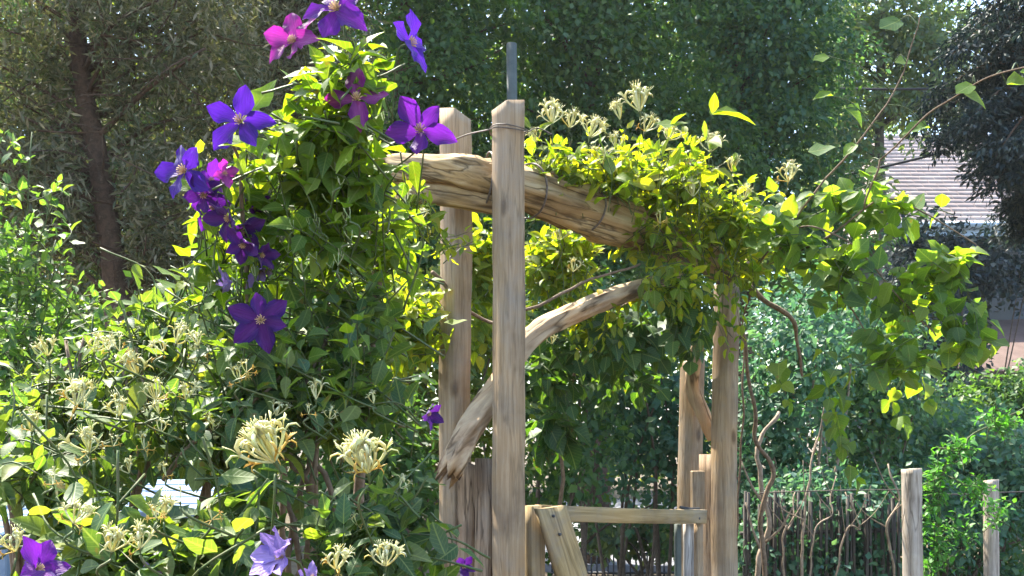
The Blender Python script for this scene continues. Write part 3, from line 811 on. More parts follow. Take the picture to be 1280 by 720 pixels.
shrub('tall shrub with dull green leaves behind the honeysuckle at far left', 30, 3.9, [E(30, 480, 3.9, 90, 90, .35), E(90, 420, 4.0, 80, 60, .3), E(-30, 380, 3.9, 70, 120, .3), E(20, 600, 3.8, 110, 80, .3)], 150, 44,   .05, 'dull_leaf', rad=.17)
shrub('shrub with deep green leaves between juniper trunk and clematis', 250, 4.4, [E(240, 480, 4.4, 110, 90, .35), E(320, 420, 4.5, 90, 90, .3), E(180, 590, 4.2, 140, 80, .3), E(420, 500, 4.4, 120, 120, .3), E(480, 620, 4.2, 80, 110, .3)], 230, 44, .055, 'tree_leaf', rad=.19)
shrub('loose bright shrub behind the arbor posts', 540, 5.4, [E(520, 400, 5.4, 70, 70, .35), E(600, 400, 5.5, 60, 70, .3), E(500, 520, 5.4, 70, 90, .3), E(600, 520, 5.5, 60, 80, .3)], 120, 40, .06, 'wood_leaf', rad=.19)

# ================================================================ ARBOR
ZT = lambda px, py, Y: P(px, py, Y).z
g_dir = Vector((.81, .59, 0)).normalized(); rotz = math.atan2(g_dir.y, g_dir.x)
LF = Vector((P(636, 0, 3.55).x, 3.55, 0)); LB = Vector((P(569, 0, 3.80).x, 3.80, 0))
RF = Vector((P(913, 0, 4.45).x, 4.45, 0)); RB = Vector((P(860, 0, 4.70).x, 4.70, 0))
g_dir = (RF - LF).normalized(); rotz = math.atan2(g_dir.y, g_dir.x)
p_dir = Vector((-g_dir.y, g_dir.x, 0))

arbor = empty('arbor', tuple((LF + RB) / 2)); tag(arbor, 'rustic arbor of square posts and a rough log beam over the gate', 'arbor')

def post(name, base, top, wd, mat, parent, rot, lean=(0, 0), wave=.003, cut=(0, 0), secs=60, depth=None):
    """squared timber: slightly bowed, chipped edges, slanting top"""
    depth = depth or wd
    V = []; ring = []
    corners = []
    c = .06
    for sx, sy in ((-1, -1), (1, -1), (1, 1), (-1, 1)):
        if sx * sy > 0: corners += [(sx * .5, sy * (.5 - c)), (sx * (.5 - c), sy * .5)]
        else: corners += [(sx * (.5 - c), sy * .5), (sx * .5, sy * (.5 - c))]
    corners.sort(key=lambda p: math.atan2(p[1], p[0]))
    k = len(corners); sd_ = random.random() * 50
    for i in range(secs + 1):
        f = i / secs; z = top * f
        ox = lean[0] * f + wave * noise.noise(Vector((sd_, z * 1.3, 0))) * 4
        oy = lean[1] * f + wave * noise.noise(Vector((sd_, z * 1.3, 9))) * 4
        for j, (x, y) in enumerate(corners):
            ch = 1 + .05 * noise.noise(Vector((x * 7 + sd_, y * 7, z * 6))) - .06 * max(0, noise.noise(Vector((x * 9 + sd_, y * 9, z * 17))) - .25)
            zz = z + (cut[0] * x + cut[1] * y if i == secs else 0)
            V.append((x * wd * ch + ox, y * depth * ch + oy, zz))
    q = [(i * k + j, i * k + (j + 1) % k, (i + 1) * k + (j + 1) % k, (i + 1) * k + j) for i in range(secs) for j in range(k)]
    me = mesh_np(name, np.array(V), [np.array(q), np.array([[secs * k + j for j in range(k)]]), np.array([[k - 1 - j for j in range(k)]])], mat, False)
    return put(name, me, parent, Matrix.Translation(Vector(base) + local(parent)) @ Matrix.Rotation(rot, 4, 'Z'))

pw = .0905
post('post', LF, ZT(636, 133, 3.55), pw, M['post_wood'], arbor, rotz, (-.004, -.004), cut=(.02, -.02))
post('post', LB, ZT(569, 143, 3.80), .095, M['post_wood'], arbor, rotz + .06, (.0, .0), cut=(-.03, .02))
post('post', RF - Vector((.03, 0, 0)), ZT(915, 352, 4.45), pw, M['post_wood'], arbor, rotz, (.05, .02), cut=(.02, .0))
post('post', RB, ZT(862, 450, 4.70), .088, M['post_wood'], arbor, rotz, (.03, 0), cut=(.02, .0))

def log(name, pts, r0, r1, mat, groove=.35, sides=28, n=16, rough=.10, jag0=0, jag1=0, ph=0.0, prof=None):
    c = catmull(pts, n)
    rr_ = np.interp(np.linspace(0, 1, len(c)), np.linspace(0, 1, len(prof)), prof) if prof else np.linspace(r0, r1, len(c))
    V, q, t = tube_arrays(c, rr_, sides, rough=rough, freq=7, groove=groove, ph=ph)
    ax0 = np.array((c[0] - c[1]).normalized()); ax1 = np.array((c[-1] - c[-2]).normalized())
    if jag0:
        for k in range(sides): V[k] += ax0 * jag0 * abs(noise.noise(Vector((k * .45, 3.3, ph)))) * 2 
        V[-2] -= ax0 * jag0 * .6
    if jag1:
        for k in range(sides): V[len(V) - 2 - sides + k] += ax1 * jag1 * abs(noise.noise(Vector((k * .45, 8.3, ph)))) * 2
    # the grain of the material runs along local Z: give the log its own frame
    a, bb = Vector(pts[0]), Vector(pts[-1])
    Q = (bb - a).to_track_quat('Z', 'X').to_matrix().to_4x4(); Mx = Matrix.Translation(a) @ Q
    Mi = np.array(Mx.inverted())
    Vl = V @ Mi[:3, :3].T + Mi[:3, 3]
    me = mesh_np(name, Vl, [q, t], mat, True)
    return put(name, me, arbor, Matrix.Translation(local(arbor)) @ Mx)

# the beam runs between the posts of each pair: points given between LF/LB and RF/RB
log('beam', [P(478, 214, 3.42), P(560, 214, 3.58), P(640, 232, 3.70), P(760, 272, 4.02), P(870, 316, 4.38), P(925, 338, 4.58)], .094, .058, M['log'], .46, ph=2.0, rough=.16, jag0=.02, prof=[.058, .066, .080, .094, .080, .058])
log('beam', [P(500, 238, 3.50), P(560, 243, 3.60), P(640, 259, 3.69)], .046, .045, M['log'], .3, ph=7.0, sides=20, jag0=.02)
log('brace', [P(564, 582, 3.56), P(584, 540, 3.60), P(622, 486, 3.72), P(662, 425, 3.8), P(705, 398, 3.88), P(765, 372, 3.98), P(850, 350, 4.28)], .050, .040, M['peeled_log'], .55, ph=4.0, jag0=.07, n=12)
log('brace', [P(893, 548, 4.60), P(878, 515, 4.60), P(866, 482, 4.58), P(872, 430, 4.50)], .036, .032, M['peeled_log'], .3, ph=11, sides=16)
# upright fill boards between the two posts of each pair
def board(name, base, top, wd, th, mat, parent, rot, lean=(0, 0), cut=(0, 0)):
    return post(name, base, top, wd, mat, parent, rot, lean, .002, cut, 16, th)
prot = math.atan2((LB - LF).y, (LB - LF).x)
mid = LF.lerp(LB, .40); board('board', (mid.x - .01, mid.y - .02, 0), ZT(607, 573, mid.y), .085, .035, M['board_wood'], arbor, prot, cut=(0, 0))
mid = LF.lerp(LB, .70); board('board', (mid.x - .02, mid.y - .02, 0), ZT(585, 578, mid.y), .075, .035, M['board_wood'], arbor, prot, cut=(.02, 0))
prot2 = math.atan2((RB - RF).y, (RB - RF).x)
mid = RF.lerp(RB, .48); board('board', (mid.x, mid.y - .02, 0), ZT(880, 568, mid.y), .11, .04, M['board_wood'], arbor, prot2)
b_ = P(872, 0, 4.46)
MB().box((b_.x, 4.46, (ZT(0, 588, 4.46) + ZT(0, 640, 4.46)) / 2), (.065, .03, .19), Matrix.Rotation(rotz * .5, 3, 'Z'), bev=.004).build('latch_block', M['post_wood'], arbor)
# tie wires
def wire(name, pts, r=.0025, n=6, parent=arbor, mat='wire'):
    c = catmull(pts, n)
    return Tubes().add(c, r, 5).build(name, M[mat], parent)
for (zpx, ph) in ((163, 0), (166, .6)):
    c = P(636, zpx, 3.55); rr = .071
    wire('wire', [c + Vector((math.cos(a) * rr, math.sin(a) * rr * .95, .006 * math.sin(a * 2 + ph))) for a in [k * 2 * math.pi / 14 for k in range(15)]], .0022, 3)
wire('wire', [P(660, 165, 3.52), P(672, 160, 3.55), P(690, 168, 3.6)], .0022)
wire('wire', [P(560, 178, 3.70), P(585, 168, 3.62), P(612, 162, 3.52)], .003)
for cen, nxt, rr in ((P(608, 225, 3.652), P(640, 232, 3.70), .104), (P(733, 263, 3.948), P(760, 272, 4.02), .096), (P(661, 239, 3.756), P(760, 272, 4.02), .104)):
    ax = (nxt - cen).normalized(); e1 = ax.cross(Vector((0, 0, 1))).normalized(); e2 = ax.cross(e1); k_ = random.uniform(0, 9)
    wire('wire', [cen + (e1 * math.cos(a) + e2 * math.sin(a)) * rr * (1 + .04 * noise.noise(Vector((a * 2, k_, 0)))) + ax * .02 * math.sin(a + k_) for a in [k * 2 * math.pi / 16 for k in range(17)]], .0045, 3)

# ================================================================ GATE
gate = empty('gate', tuple(LF.lerp(RF, .5))); tag(gate, 'low wooden gate with diagonal brace hung between the arbor posts', 'gate')
def bar(name, a, b, wd, th, mat, parent, face, secs=14, cut=(0, 0)):
    """timber from a to b; wd measured across in the plane of the gate, th along 'face'"""
    a, b = Vector(a), Vector(b); z = (b - a); L = z.length; z.normalize()
    y = (Vector(face) - z * z.dot(Vector(face))).normalized(); x = y.cross(z)
    o = post(name, (0, 0, 0), L, wd, mat, None, 0, (0, 0), .0015, cut, secs, th)
    o.parent = parent
    Mx = Matrix(((x.x, y.x, z.x, a.x), (x.y, y.y, z.y, a.y), (x.z, y.z, z.z, a.z), (0, 0, 0, 1)))
    o.matrix_basis = Matrix.Translation(local(parent)) @ Mx
    return o
gf = p_dir
A = P(672, 642, 3.66); B = P(879, 646, 4.36)
bar('top_rail', A, B, .062, .04, M['gate_wood'], gate, gf)
bar('stile', P(668, 632, 3.655), P(668, 632, 3.655) - Vector((0, 0, .98)), .07, .045, M['gate_wood'], gate, gf)
bar('brace', P(760, 862, 3.80), P(688, 634, 3.60), .135, .03, M['gate_wood'], gate, gf, cut=(-.048, 0))
bar('stile', P(872, 653, 4.37), P(872, 653, 4.37) - Vector((0, 0, .72)), .04, .04, M['post_wood'], gate, gf)
bar('slat', P(860, 655, 4.34), P(860, 655, 4.34) - Vector((0, 0, .72)), .055, .022, M['grey_wood'], gate, gf)
bar('slat', P(847, 655, 4.30), P(847, 655, 4.30) - Vector((0, 0, .72)), .03, .02, M['pole'], gate, gf)
bar('bottom_rail', P(672, 900, 3.66), P(879, 850, 4.36), .07, .04, M['gate_wood'], gate, gf)
def screw(name, p, nrm, parent, r=.006):
    p = Vector(p); Tubes().add([p - Vector(nrm) * .004, p + Vector(nrm) * .003], r, 7).build(name, M['iron'], parent)
for (px_, py_, Y_) in ((680, 643, 3.575), (692, 645, 3.58), (684, 660, 3.585), (700, 668, 3.60), (862, 646, 4.27), (874, 648, 4.31)):
    screw('screw', P(px_, py_, Y_), -gf, gate)
hn = Tubes(); 
for dz in (0,): hn.add([P(850, 634, 4.30), P(862, 636, 4.33), P(874, 636, 4.36)], .007, 6)
hn.build('latch', M['iron'], gate)

# ================================================================ pole behind
pl = P(641, 0, 7.5)
o = Tubes().add([(pl.x, 7.5, -.05), (pl.x + .01, 7.5, 2.5), (pl.x - .01, 7.5, P(0, 55, 7.5).z)], .042, 10, rough=.04, freq=4).build('pole', M['pole'])
tag(o, 'slim grey pole rising behind the front left arbor post', 'pole')

# ================================================================ fences
fence = empty('garden_fence', tuple(Vector((P(1190, 0, 5).x, 5.0, 0)))); tag(fence, 'old garden fence with two pale peeling posts at lower right', 'fence')
def round_post(px, Y, top, r, mat, parent, lean=0):
    b = P(px, 0, Y); z = ZT(px, top, Y)
    return post('post', (b.x, Y, 0), z, r * 2, mat, parent, .5, (lean, 0), .004, (.004, -.004), 50)
round_post(1141, 4.5, 586, .034, M['fence_post'], fence)
round_post(1239, 5.1, 600, .029, M['fence_post'], fence, -.0)
c = [P(1141, 612, 4.52), P(1190, 618, 4.8), P(1239, 616, 5.13), P(1300, 614, 5.45)]
Tubes().add(catmull(c, 4), .004, 5, rough=.2, freq=20).build('wire', M['stake'], fence)
c = [P(950, 616, 4.9), P(1050, 613, 4.7), P(1141, 612, 4.52)]
Tubes().add(catmull(c, 4), .003, 5, rough=.2, freq=20).build('wire', M['stake'], fence)

stakes = empty('stake_fence', (P(1020, 0, 5.2).x, 5.2, 0)); tag(stakes, 'row of thin dark weathered stakes behind the tangle of stems', 'fence')
for i in range(38):
    px = 930 + i * 5.6 + random.uniform(-1.5, 1.5); Y = 5.15 + random.uniform(-.04, .04)
    b = P(px, 0, Y)
    post('stake', (b.x, Y, 0), ZT(px, 622 + random.uniform(-10, 14), Y), random.uniform(.011, .017), M['stake'], stakes, random.uniform(0, .5), (random.uniform(-.03, .03), 0), .003, (0, 0), 5)
for z in (.35, .85):
    Tubes().add([(P(925, 0, 5.2).x, 5.2, z), (P(1145, 0, 5.2).x, 5.2, z + .02)], .012, 6).build('rail', M['stake'], stakes)

iron = empty('railing', (P(770, 0, 8.9).x, 8.9, 0)); tag(iron, 'low dark railing of thin bars beyond the gate', 'railing')
for i in range(26):
    px = 690 + i * 7
    b = P(px, 0, 8.9)
    Tubes().add([(b.x, 8.9, 0), (b.x, 8.9, ZT(px, 688, 8.9) + (.0))], .008, 5).build('bar', M['iron'], iron)
for py in (692, 716):
    Tubes().add([P(684, py, 8.9), P(872, py, 8.9)], .012, 6).build('rail', M['iron'], iron)

# ================================================================ utility lines
for k, (lab, a, b, y_) in enumerate((('level dark cable crossing in front of the pale tree', (780, 100), (1330, 106), 13.0), ('dark cable slanting up to the right across the house roof', (1040, 222), (1420, 112), 12.0))):
    pa, pb = P(*a, y_), P(*b, y_)
    pts = [pa.lerp(pb, t) + Vector((0, 0, -.18 * 4 * t * (1 - t) * .5)) for t in np.linspace(0, 1, 14)]
    o = Tubes().add(pts, .017, 6).build('utility_cable', M['cable']); tag(o, lab, 'cable', 'overhead cables')

# ================================================================ pale tables behind the honeysuckle
def table(label, px, py, Y, wpx, dep, tilt, rot):
    c = P(px, py, Y); wd = wpx / F * Y
    root = empty('garden_table', (c.x, c.y, 0)); tag(root, label, 'table', 'pale tables behind the honeysuckle')
    Rm = Matrix.Rotation(rot, 3, 'Z') @ Matrix.Rotation(tilt, 3, 'X')
    for i in range(5):
        off = Rm @ Vector((0, (i - 2) * dep / 5, 0))
        MB().box(c + off, (wd, dep / 5 - .006, .022), Rm, bev=.004).build('plank', M['pale_paint'], root)
    for sx in (-1, 1):
        for sy in (-1, 1):
            q = Rm @ Vector((sx * wd * .42, sy * dep * .4, 0))
            top = c + q
            MB().box((top.x, top.y, (top.z - .012) / 2), (.04, .04, top.z - .014), bev=.003).build('leg', M['pale_paint'], root)
table('pale blue-white slatted table top half hidden behind honeysuckle blooms', 228, 622, 2.6, 112, .34, R(11), .12)
table('pale blue table top at the very left edge among honeysuckle leaves', 2, 652, 2.3, 100, .30, R(9), -.1)

# ================================================================ CLEMATIS + HONEYSUCKLE (left mass)
pet_prof = [(0, .045), (.12, .11), (.3, .22), (.5, .285), (.68, .25), (.84, .15), (.94, .06), (1, 0)]
_pet = {}
def petal_mesh(mat, var):
    key = (mat.name, var)
    if key not in _pet:
        fold, curl, wave = [(.3, .15, .35), (.45, .38, .5), (.18, -.12, .45)][var]
        V, q, t = leaf_tmpl(pet_prof, fold, curl, wave, cols=2)
        V[:, 2] += .02 * np.sin(V[:, 0] * 26) * (V[:, 1] > .2)
        _pet[key] = mesh_np('petal', V, [q, t], mat)
    return _pet[key]
_st = {}
def stamen_mesh():
    if 's' not in _st:
        t = Tubes()
        for i in range(22):
            a = i * 2.399; s_ = .25 + .75 * (i / 22)
            d = Vector((math.cos(a) * s_, math.sin(a) * s_, 1.1 - .5 * s_)).normalized()
            t.add([(0, 0, 0), d * .09, d * .17 + Vector((0, 0, .03))], [.008, .008, .014], 3)
        _st['s'] = mesh_np('stamens', np.concatenate(t.V), [np.concatenate(t.q), np.concatenate(t.t)], M['stamen'])
    return _st['s']

clem = Plant('clematis_vine', 'clematis vine with large purple flowers climbing at left of the arbor', 'climbing plant', (P(410, 0, 1.85).x, 1.85, 0), 'ovate', M['clematis_leaf'], M['stem'])
def flower(px, py, Y, dia, yaw, pitch, mat, n=5, roll=0, cup=.15, skip=(), stem=True):
    c = P(px, py, Y); r = dia / 2 / F * Y
    # facing: yaw about Z (0 = towards camera), pitch up
    f = Vector((math.sin(yaw) * math.cos(pitch), -math.cos(yaw) * math.cos(pitch), math.sin(pitch)))
    Q = f.to_track_quat('Z', 'Y').to_matrix().to_4x4()
    fl = put('flower', stamen_mesh(), clem.root, Matrix.Translation(c + local(clem.root)) @ Q @ Matrix.Diagonal((r * 1.3, r * 1.3, r * 1.3, 1)))
    for i in range(n):
        if i in skip: continue
        a = roll + i * 2 * math.pi / n + random.uniform(-.1, .1)
        # petal axis in the flower frame; local Y along the petal, Z = face side
        Mz = Matrix.Rotation(a, 4, 'Z') @ Matrix.Translation((0, .045, 0)) @ Matrix.Rotation(cup + random.uniform(-.22, .28), 4, 'X') @ Matrix.Rotation(random.uniform(-.4, .4), 4, 'Y')
        sc = random.uniform(.82, 1.1) / 1.3
        put('petal', petal_mesh(mat, random.randrange(3)), fl, Mz @ Matrix.Diagonal((sc * 1.12, sc, sc, 1)))
    if stem:
        b = c - f * .05 + Vector((random.uniform(-.03, .03), .05, -.12))
        clem.thin.add(catmull([c, c - f * .03 + Vector((0, .005, -.01)), b], 4), .0017, 4)
    return fl
FL = [
    (421, 12, 1.72, 92, -.25, .15, 'petal_violet', 5, .35, .1), (368, 52, 1.68, 74, -.45, .2, 'petal_magenta', 6, .2, .25),
    (511, 54, 1.74, 84, .95, .1, 'petal_blue', 5, .0, .25), (446, 124, 1.66, 78, .1, .25, 'petal_magenta', 4, .05, .05),
    (526, 163, 1.72, 84, -.1, .1, 'petal_violet', 5, .62, .12), (301, 152, 1.66, 90, .05, .1, 'petal_blue', 5, -.15, .08),
    (231, 214, 1.68, 84, -.35, .05, 'petal_blue', 5, .35, .12), (280, 217, 1.64, 44, .5, -.1, 'petal_magenta', 4, .3, .7),
    (270, 258, 1.72, 66, -.6, -.3, 'petal_violet', 5, .1, .5), (300, 288, 1.74, 62, .7, -.5, 'petal_dark', 5, .4, .7),
    (326, 400, 1.60, 76, .15, -.05, 'petal_dark', 6, .2, .22), (290, 352, 1.72, 44, -.9, -.4, 'petal_lilac', 5, .3, .8),
    (322, 338, 1.76, 46, .6, -.5, 'petal_lilac', 5, .0, .8), (318, 250, 1.8, 50, .4, -.6, 'petal_dark', 5, .2, .8),
    (254, 244, 1.69, 58, .3, -.2, 'petal_dark', 5, .5, .35), (287, 272, 1.68, 60, -.4, -.35, 'petal_dark', 5, .2, .5), (303, 305, 1.68, 54, .2, -.6, 'petal_dark', 5, .6, .6),
    (326, 318, 1.70, 46, .8, -.4, 'petal_dark', 5, .1, .7), (262, 225, 1.7, 50, .9, .0, 'petal_violet', 5, .1, .6),
    (534, 516, 2.3, 44, 1.0, -.3, 'petal_dark', 5, .4, .7), (354, 696, 1.20, 84, -.95, .45, 'petal_lilac', 6, .9, .5),
    (46, 712, 1.14, 78, 1.25, .5, 'petal_violet', 5, .5, .6), (186, 722, 1.3, 40, .4, .2, 'petal_lilac', 5, .2, .6),
    (579, 708, 2.2, 36, .3, .1, 'petal_dark', 5, .6, .5), (392, 722, 1.3, 40, -.6, .5, 'petal_lilac', 5, .2, .7),
]
for f_ in FL:
    flower(f_[0], f_[1], f_[2], f_[3], f_[4], f_[5], M[f_[6]], f_[7], f_[8], f_[9])

# woody supports of the mass
clem.stem([(P(440, 0, 1.95).x, 1.95, 0), P(455, 520, 1.95), P(468, 330, 1.93), P(469, 230, 1.92), P(466, 175, 1.90)], .012, .009)
clem.stem([(P(380, 0, 1.95).x, 1.95, 0), P(395, 560, 1.9), P(420, 380, 1.9), P(405, 230, 1.85), P(430, 90, 1.74)], .008, .003)
clem.stem([(P(380, 0, 1.95).x, 1.98, 0), P(350, 560, 1.9), P(310, 400, 1.8), P(300, 290, 1.75), P(290, 180, 1.68)], .007, .003)
bl = clem.blob
bl(425, 95, 50, 42, 1.72, .10, 13, .062, length=.18, up=.6, face=.5)
bl(405, 170, 65, 50, 1.75, .14, 24, .060, length=.22, face=.5)
bl(345, 215, 60, 45, 1.76, .14, 17, .056, length=.22, face=.5)
bl(440, 215, 60, 55, 1.80, .16, 20, .056, length=.22, face=.4)
bl(400, 290, 105, 65, 1.84, .20, 22, .056, length=.25, face=.4)
bl(475, 310, 50, 60, 1.92, .16, 13, .054, length=.22)
bl(300, 310, 70, 60, 1.80, .16, 16, .050, length=.22)
for k in range(16):      # loose tips that stand off the mass
    x_ = random.uniform(230, 520); y_ = random.uniform(170, 420); b_ = P(x_, y_, random.uniform(1.6, 1.75))
    clem.shoot(b_ + Vector((random.uniform(-.1, .1), .10, -.16)), b_, .15, .045, .05, bare=.3, face=.5)
clem.finish(280)

hon = Plant('honeysuckle', 'honeysuckle thicket with cream and yellow blooms in the left foreground', 'shrub', (P(300, 0, 1.75).x, 1.75, 0), 'oval', M['honey_leaf'], M['stem'])
for k in range(16):
    x0 = random.uniform(-30, 520); x1 = x0 + random.uniform(-80, 80)
    hon.stem([(P(x0, 0, 1.8).x, 1.8 + random.uniform(-.2, .2), 0), P(x0 + 10, 700, 1.75), P((x0 + x1) / 2 + random.uniform(-40, 40), 570, 1.75), P(x1, 430 + random.uniform(-30, 60), 1.8)], .007, .003)
hon.stem([P(205, 600, 1.62), P(245, 560, 1.6), P(300, 520, 1.62), P(350, 470, 1.7)], .005, .003)
hon.holes = [(352, 692, 40, 34), (46, 706, 38, 24), (226, 616, 54, 13), (4, 650, 42, 16)]     # thin places where the tables show
hb = hon.blob
hb(420, 410, 110, 80, 1.86, .2, 32, .056, length=.25)
hb(340, 490, 110, 80, 1.72, .2, 46, .054, length=.25)
hb(445, 500, 55, 75, 1.80, .16, 32, .054, length=.22)
hb(200, 420, 110, 55, 1.9, .2, 40, .046, length=.22)
hb(110, 500, 130, 70, 1.8, .22, 62, .048, length=.24)
hb(240, 540, 120, 60, 1.66, .18, 44, .052, length=.22)
hb(60, 600, 110, 70, 1.55, .18, 46, .054, length=.22)
hb(130, 690, 160, 50, 1.38, .14, 62, .060, length=.22, face=.5)
hb(310, 690, 140, 50, 1.40, .14, 56, .060, length=.22, face=.5)
hb(300, 620, 120, 40, 1.52, .14, 24, .056, length=.2)
hb(450, 670, 80, 60, 1.5, .16, 44, .056, length=.22)
hb(200, 800, 260, 80, 1.35, .16, 70, .060, length=.25)
hb(500, 800, 80, 80, 1.6, .16, 26, .056, length=.25)

# honeysuckle blooms -------------------------------------------------------
def floret_mesh(name, mat, lips=True, curve=.35):
    t = Tubes()
    pts = catmull([(0, 0, 0), (0, .28, .03), (0, .62, .03 + curve * .2), (0, .85, .06 + curve * .45)], 3)
    rr = np.interp(np.linspace(0, 1, len(pts)), [0, .3, .75, 1], [.026, .031, .043, .055])
    t.add(pts, rr, 5)
    e = pts[-1]; dr = (pts[-1] - pts[-2]).normalized()
    if lips:
        upv = Vector((0, -dr.z, dr.y))
        # broad upper lip bent back, narrow lower lip curled down
        for sg, wd, ln in ((1, .066, .36), (-1, .032, .34)):
            a = e - dr * .03
            p1 = e + dr * ln * .5 + upv * sg * .12; p2 = e + dr * ln * .62 + upv * sg * .30; p3 = e + dr * ln * .35 + upv * sg * .42
            t.add([a, p1, p2, p3], [wd * .7, wd, wd * .9, wd * .3], 4)
        for k in range(4):
            a = (k - 1.5) * .35
            t.add([e, e + dr * .25 + Vector((a * .2, 0, .02)), e + dr * .45 + Vector((a * .4, 0, -.02))], [.009, .008, .014], 3)
    else:
        t.add([e, e + dr * .12, e + dr * .22], [.055, .06, .02], 5)
    return mesh_np(name, np.concatenate(t.V), [np.concatenate(t.q), np.concatenate(t.t)], mat)
FLO = {'new': [floret_mesh('floret', M['floret'], True, .4), floret_mesh('floret', M['floret'], True, .15)],
       'old': [floret_mesh('floret', M['floret_old'], True, -.3)], 'bud': [floret_mesh('bud', M['bud'], False, .5), floret_mesh('bud', M['bud'], False, .2)]}
def hub_mesh():
    V, q, t = tube_arrays(catmull([(0, 0, -.35), (0, 0, -.12), (0, 0, 0), (0, 0, .05)], 2), [.03, .03, .05, .07, .08, .06, .02], 6)
    return mesh_np('flower_cluster', V, [q, t], M['green_stem'])
HUB = hub_mesh()
def cluster(plant, px, py, Y, dia, kind='mix', n=11, tilt=None):
    c = P(px, py, Y); r = dia / 2 / F * Y
    Q = (tilt or Vector((random.gauss(0, .25), -.35 + random.gauss(0, .2), 1))).normalized().to_track_quat('Z', 'Y').to_matrix().to_4x4()
    h = put('flower_cluster', HUB, plant.root, Matrix.Translation(c + local(plant.root)) @ Q @ Matrix.Diagonal((r, r, r, 1)))
    for i in range(n):
        if kind == 'mix':
            kd = 'old' if (i % 6 == 3) else 'new'
        elif kind == 'orange': kd = 'old' if i % 3 else 'new'
        elif kind == 'white': kd = 'new'
        else: kd = 'bud'
        el = {'new': random.uniform(.35, 1.4), 'old': random.uniform(-.1, .65), 'bud': random.uniform(.5, 1.35)}[kd]
        a = i * 2.399 + random.uniform(-.3, .3)
        s_ = random.uniform(.75, 1.05) * (.72 if kd == 'old' else 1)
        Mx = Matrix.Rotation(a, 4, 'Z') @ Matrix.Rotation(el, 4, 'X') @ Matrix.Diagonal((s_, s_, s_, 1))
        put('bud' if kd == 'bud' else 'floret', random.choice(FLO[kd]), h, Mx)
    plant.thin.add(catmull([c - Vector((0, 0, r * .3)), c - Vector((random.uniform(-.02, .02), -.0, r * .9)), c + Vector((random.uniform(-.05, .05), .06, -r * 2.2))], 4), .0018, 4)
for a in ((344, 578, 1.28, 96, 'mix', 24), (460, 592, 1.32, 92, 'mix', 24), (95, 508, 1.55, 64, 'mix', 12), (112, 566, 1.42, 62, 'mix', 12), (172, 470, 1.6, 58, 'white', 11),
          (220, 430, 1.62, 48, 'white', 7), (205, 645, 1.24, 52, 'mix', 11), (140, 690, 1.2, 60, 'white', 12), (175, 686, 1.22, 56, 'mix', 11), (92, 655, 1.25, 56, 'mix', 12),
          (420, 712, 1.25, 60, 'mix', 12), (482, 708, 1.3, 58, 'white', 11), (250, 445, 1.6, 38, 'orange', 6), (300, 478, 1.55, 40, 'orange', 7), (66, 606, 1.36, 34, 'orange', 6),
          (196, 648, 1.2, 34, 'orange', 6), (118, 440, 1.62, 44, 'white', 8), (60, 445, 1.66, 44, 'white', 8), (195, 500, 1.55, 48, 'mix', 9), (20, 690, 1.2, 52, 'mix', 10),
          (395, 500, 1.55, 46, 'white', 4), (265, 650, 1.24, 36, 'orange', 6), (150, 440, 1.66, 40, 'orange', 6), (232, 500, 1.56, 42, 'mix', 8), (345, 520, 1.58, 36, 'white', 5),
          (150, 520, 1.5, 50, 'white', 9), (40, 540, 1.5, 44, 'mix', 8), (500, 610, 1.5, 36, 'white', 6), (225, 628, 1.2, 44, 'white', 2)):
    cluster(hon, *a)
for k in range(26):      # smaller blooms scattered through the left mass
    x_ = random.uniform(40, 330); y_ = random.uniform(420, 600)
    if k > 19: x_ = random.uniform(380, 520); y_ = random.uniform(470, 700)
    cluster(hon, x_, y_, random.uniform(1.42, 1.6), random.uniform(24, 38), random.choice(('mix', 'orange', 'white', 'orange')), random.choice((4, 5, 6)))
for k in range(26):
    x_ = random.uniform(355, 440); y_ = random.uniform(210, 340)
    if k > 15: x_ = random.uniform(230, 330); y_ = random.uniform(330, 400)
    cluster(hon, x_, y_, random.uniform(1.6, 1.72), random.uniform(20, 32), 'bud', random.choice((2, 2, 3)))
hon.finish(300)

# sapling shoots at the left edge
sap = Plant('sapling', 'slim green sapling shoots at the left edge before the juniper', 'shrub', (P(20, 0, 2.9).x, 2.9, 0), 'oval', M['sapling_leaf'], M['green_stem'])
for (x0, x1, y1) in ((10, 40, 165), (-20, 5, 230), (30, 70, 300), (40, 100, 380), (5, 60, 240), (-30, -15, 180)):
    a = Vector((P(x0, 0, 2.9).x, 2.9 + random.uniform(-.1, .1), 0)); b = P(x1, y1, 2.9)
    c = sap.stem([a, P(x0 + 5, 620, 2.9), P((x0 + x1) / 2, 430, 2.9), b], .006, .002)
    for i in range(9, len(c) - 1):
        for k in range(2):
            d = Vector((random.uniform(-1, 1), random.uniform(-.6, .4), random.uniform(.1, .7))).normalized()
            sap.shoot(c[i], c[i] + d * random.uniform(.08, .2), .05, .045, .04, bare=.2)
sap.finish(200)

# ================================================================ HONEYSUCKLE ON THE ARBOR
ah = Plant('honeysuckle_vine', 'bright yellow-green honeysuckle smothering the log beam of the arbor', 'climbing plant', (P(960, 0, 4.6).x, 4.6, 0), 'oval', M['arbor_leaf'], M['stem'])
ah.stem([(P(952, 0, 4.75).x, 4.75, 0), P(948, 680, 4.72), P(962, 600, 4.7), P(948, 545, 4.7), P(940, 480, 4.65), P(925, 420, 4.62), P(905, 360, 4.5), P(850, 320, 4.2), P(760, 260, 3.95), P(690, 215, 3.75)], .013, .006, rough=.25, n=9)
ah.stem([P(1003, 470, 4.5), P(996, 425, 4.45), P(988, 402, 4.42), P(945, 365, 4.4), P(900, 340, 4.3)], .007, .015, rough=.25, n=9)
ah.stem([P(540, 340, 3.7), P(600, 400, 3.9), P(660, 385, 3.75), P(740, 350, 3.85), P(800, 330, 4.0)], .008, .005)
ab_ = ah.blob
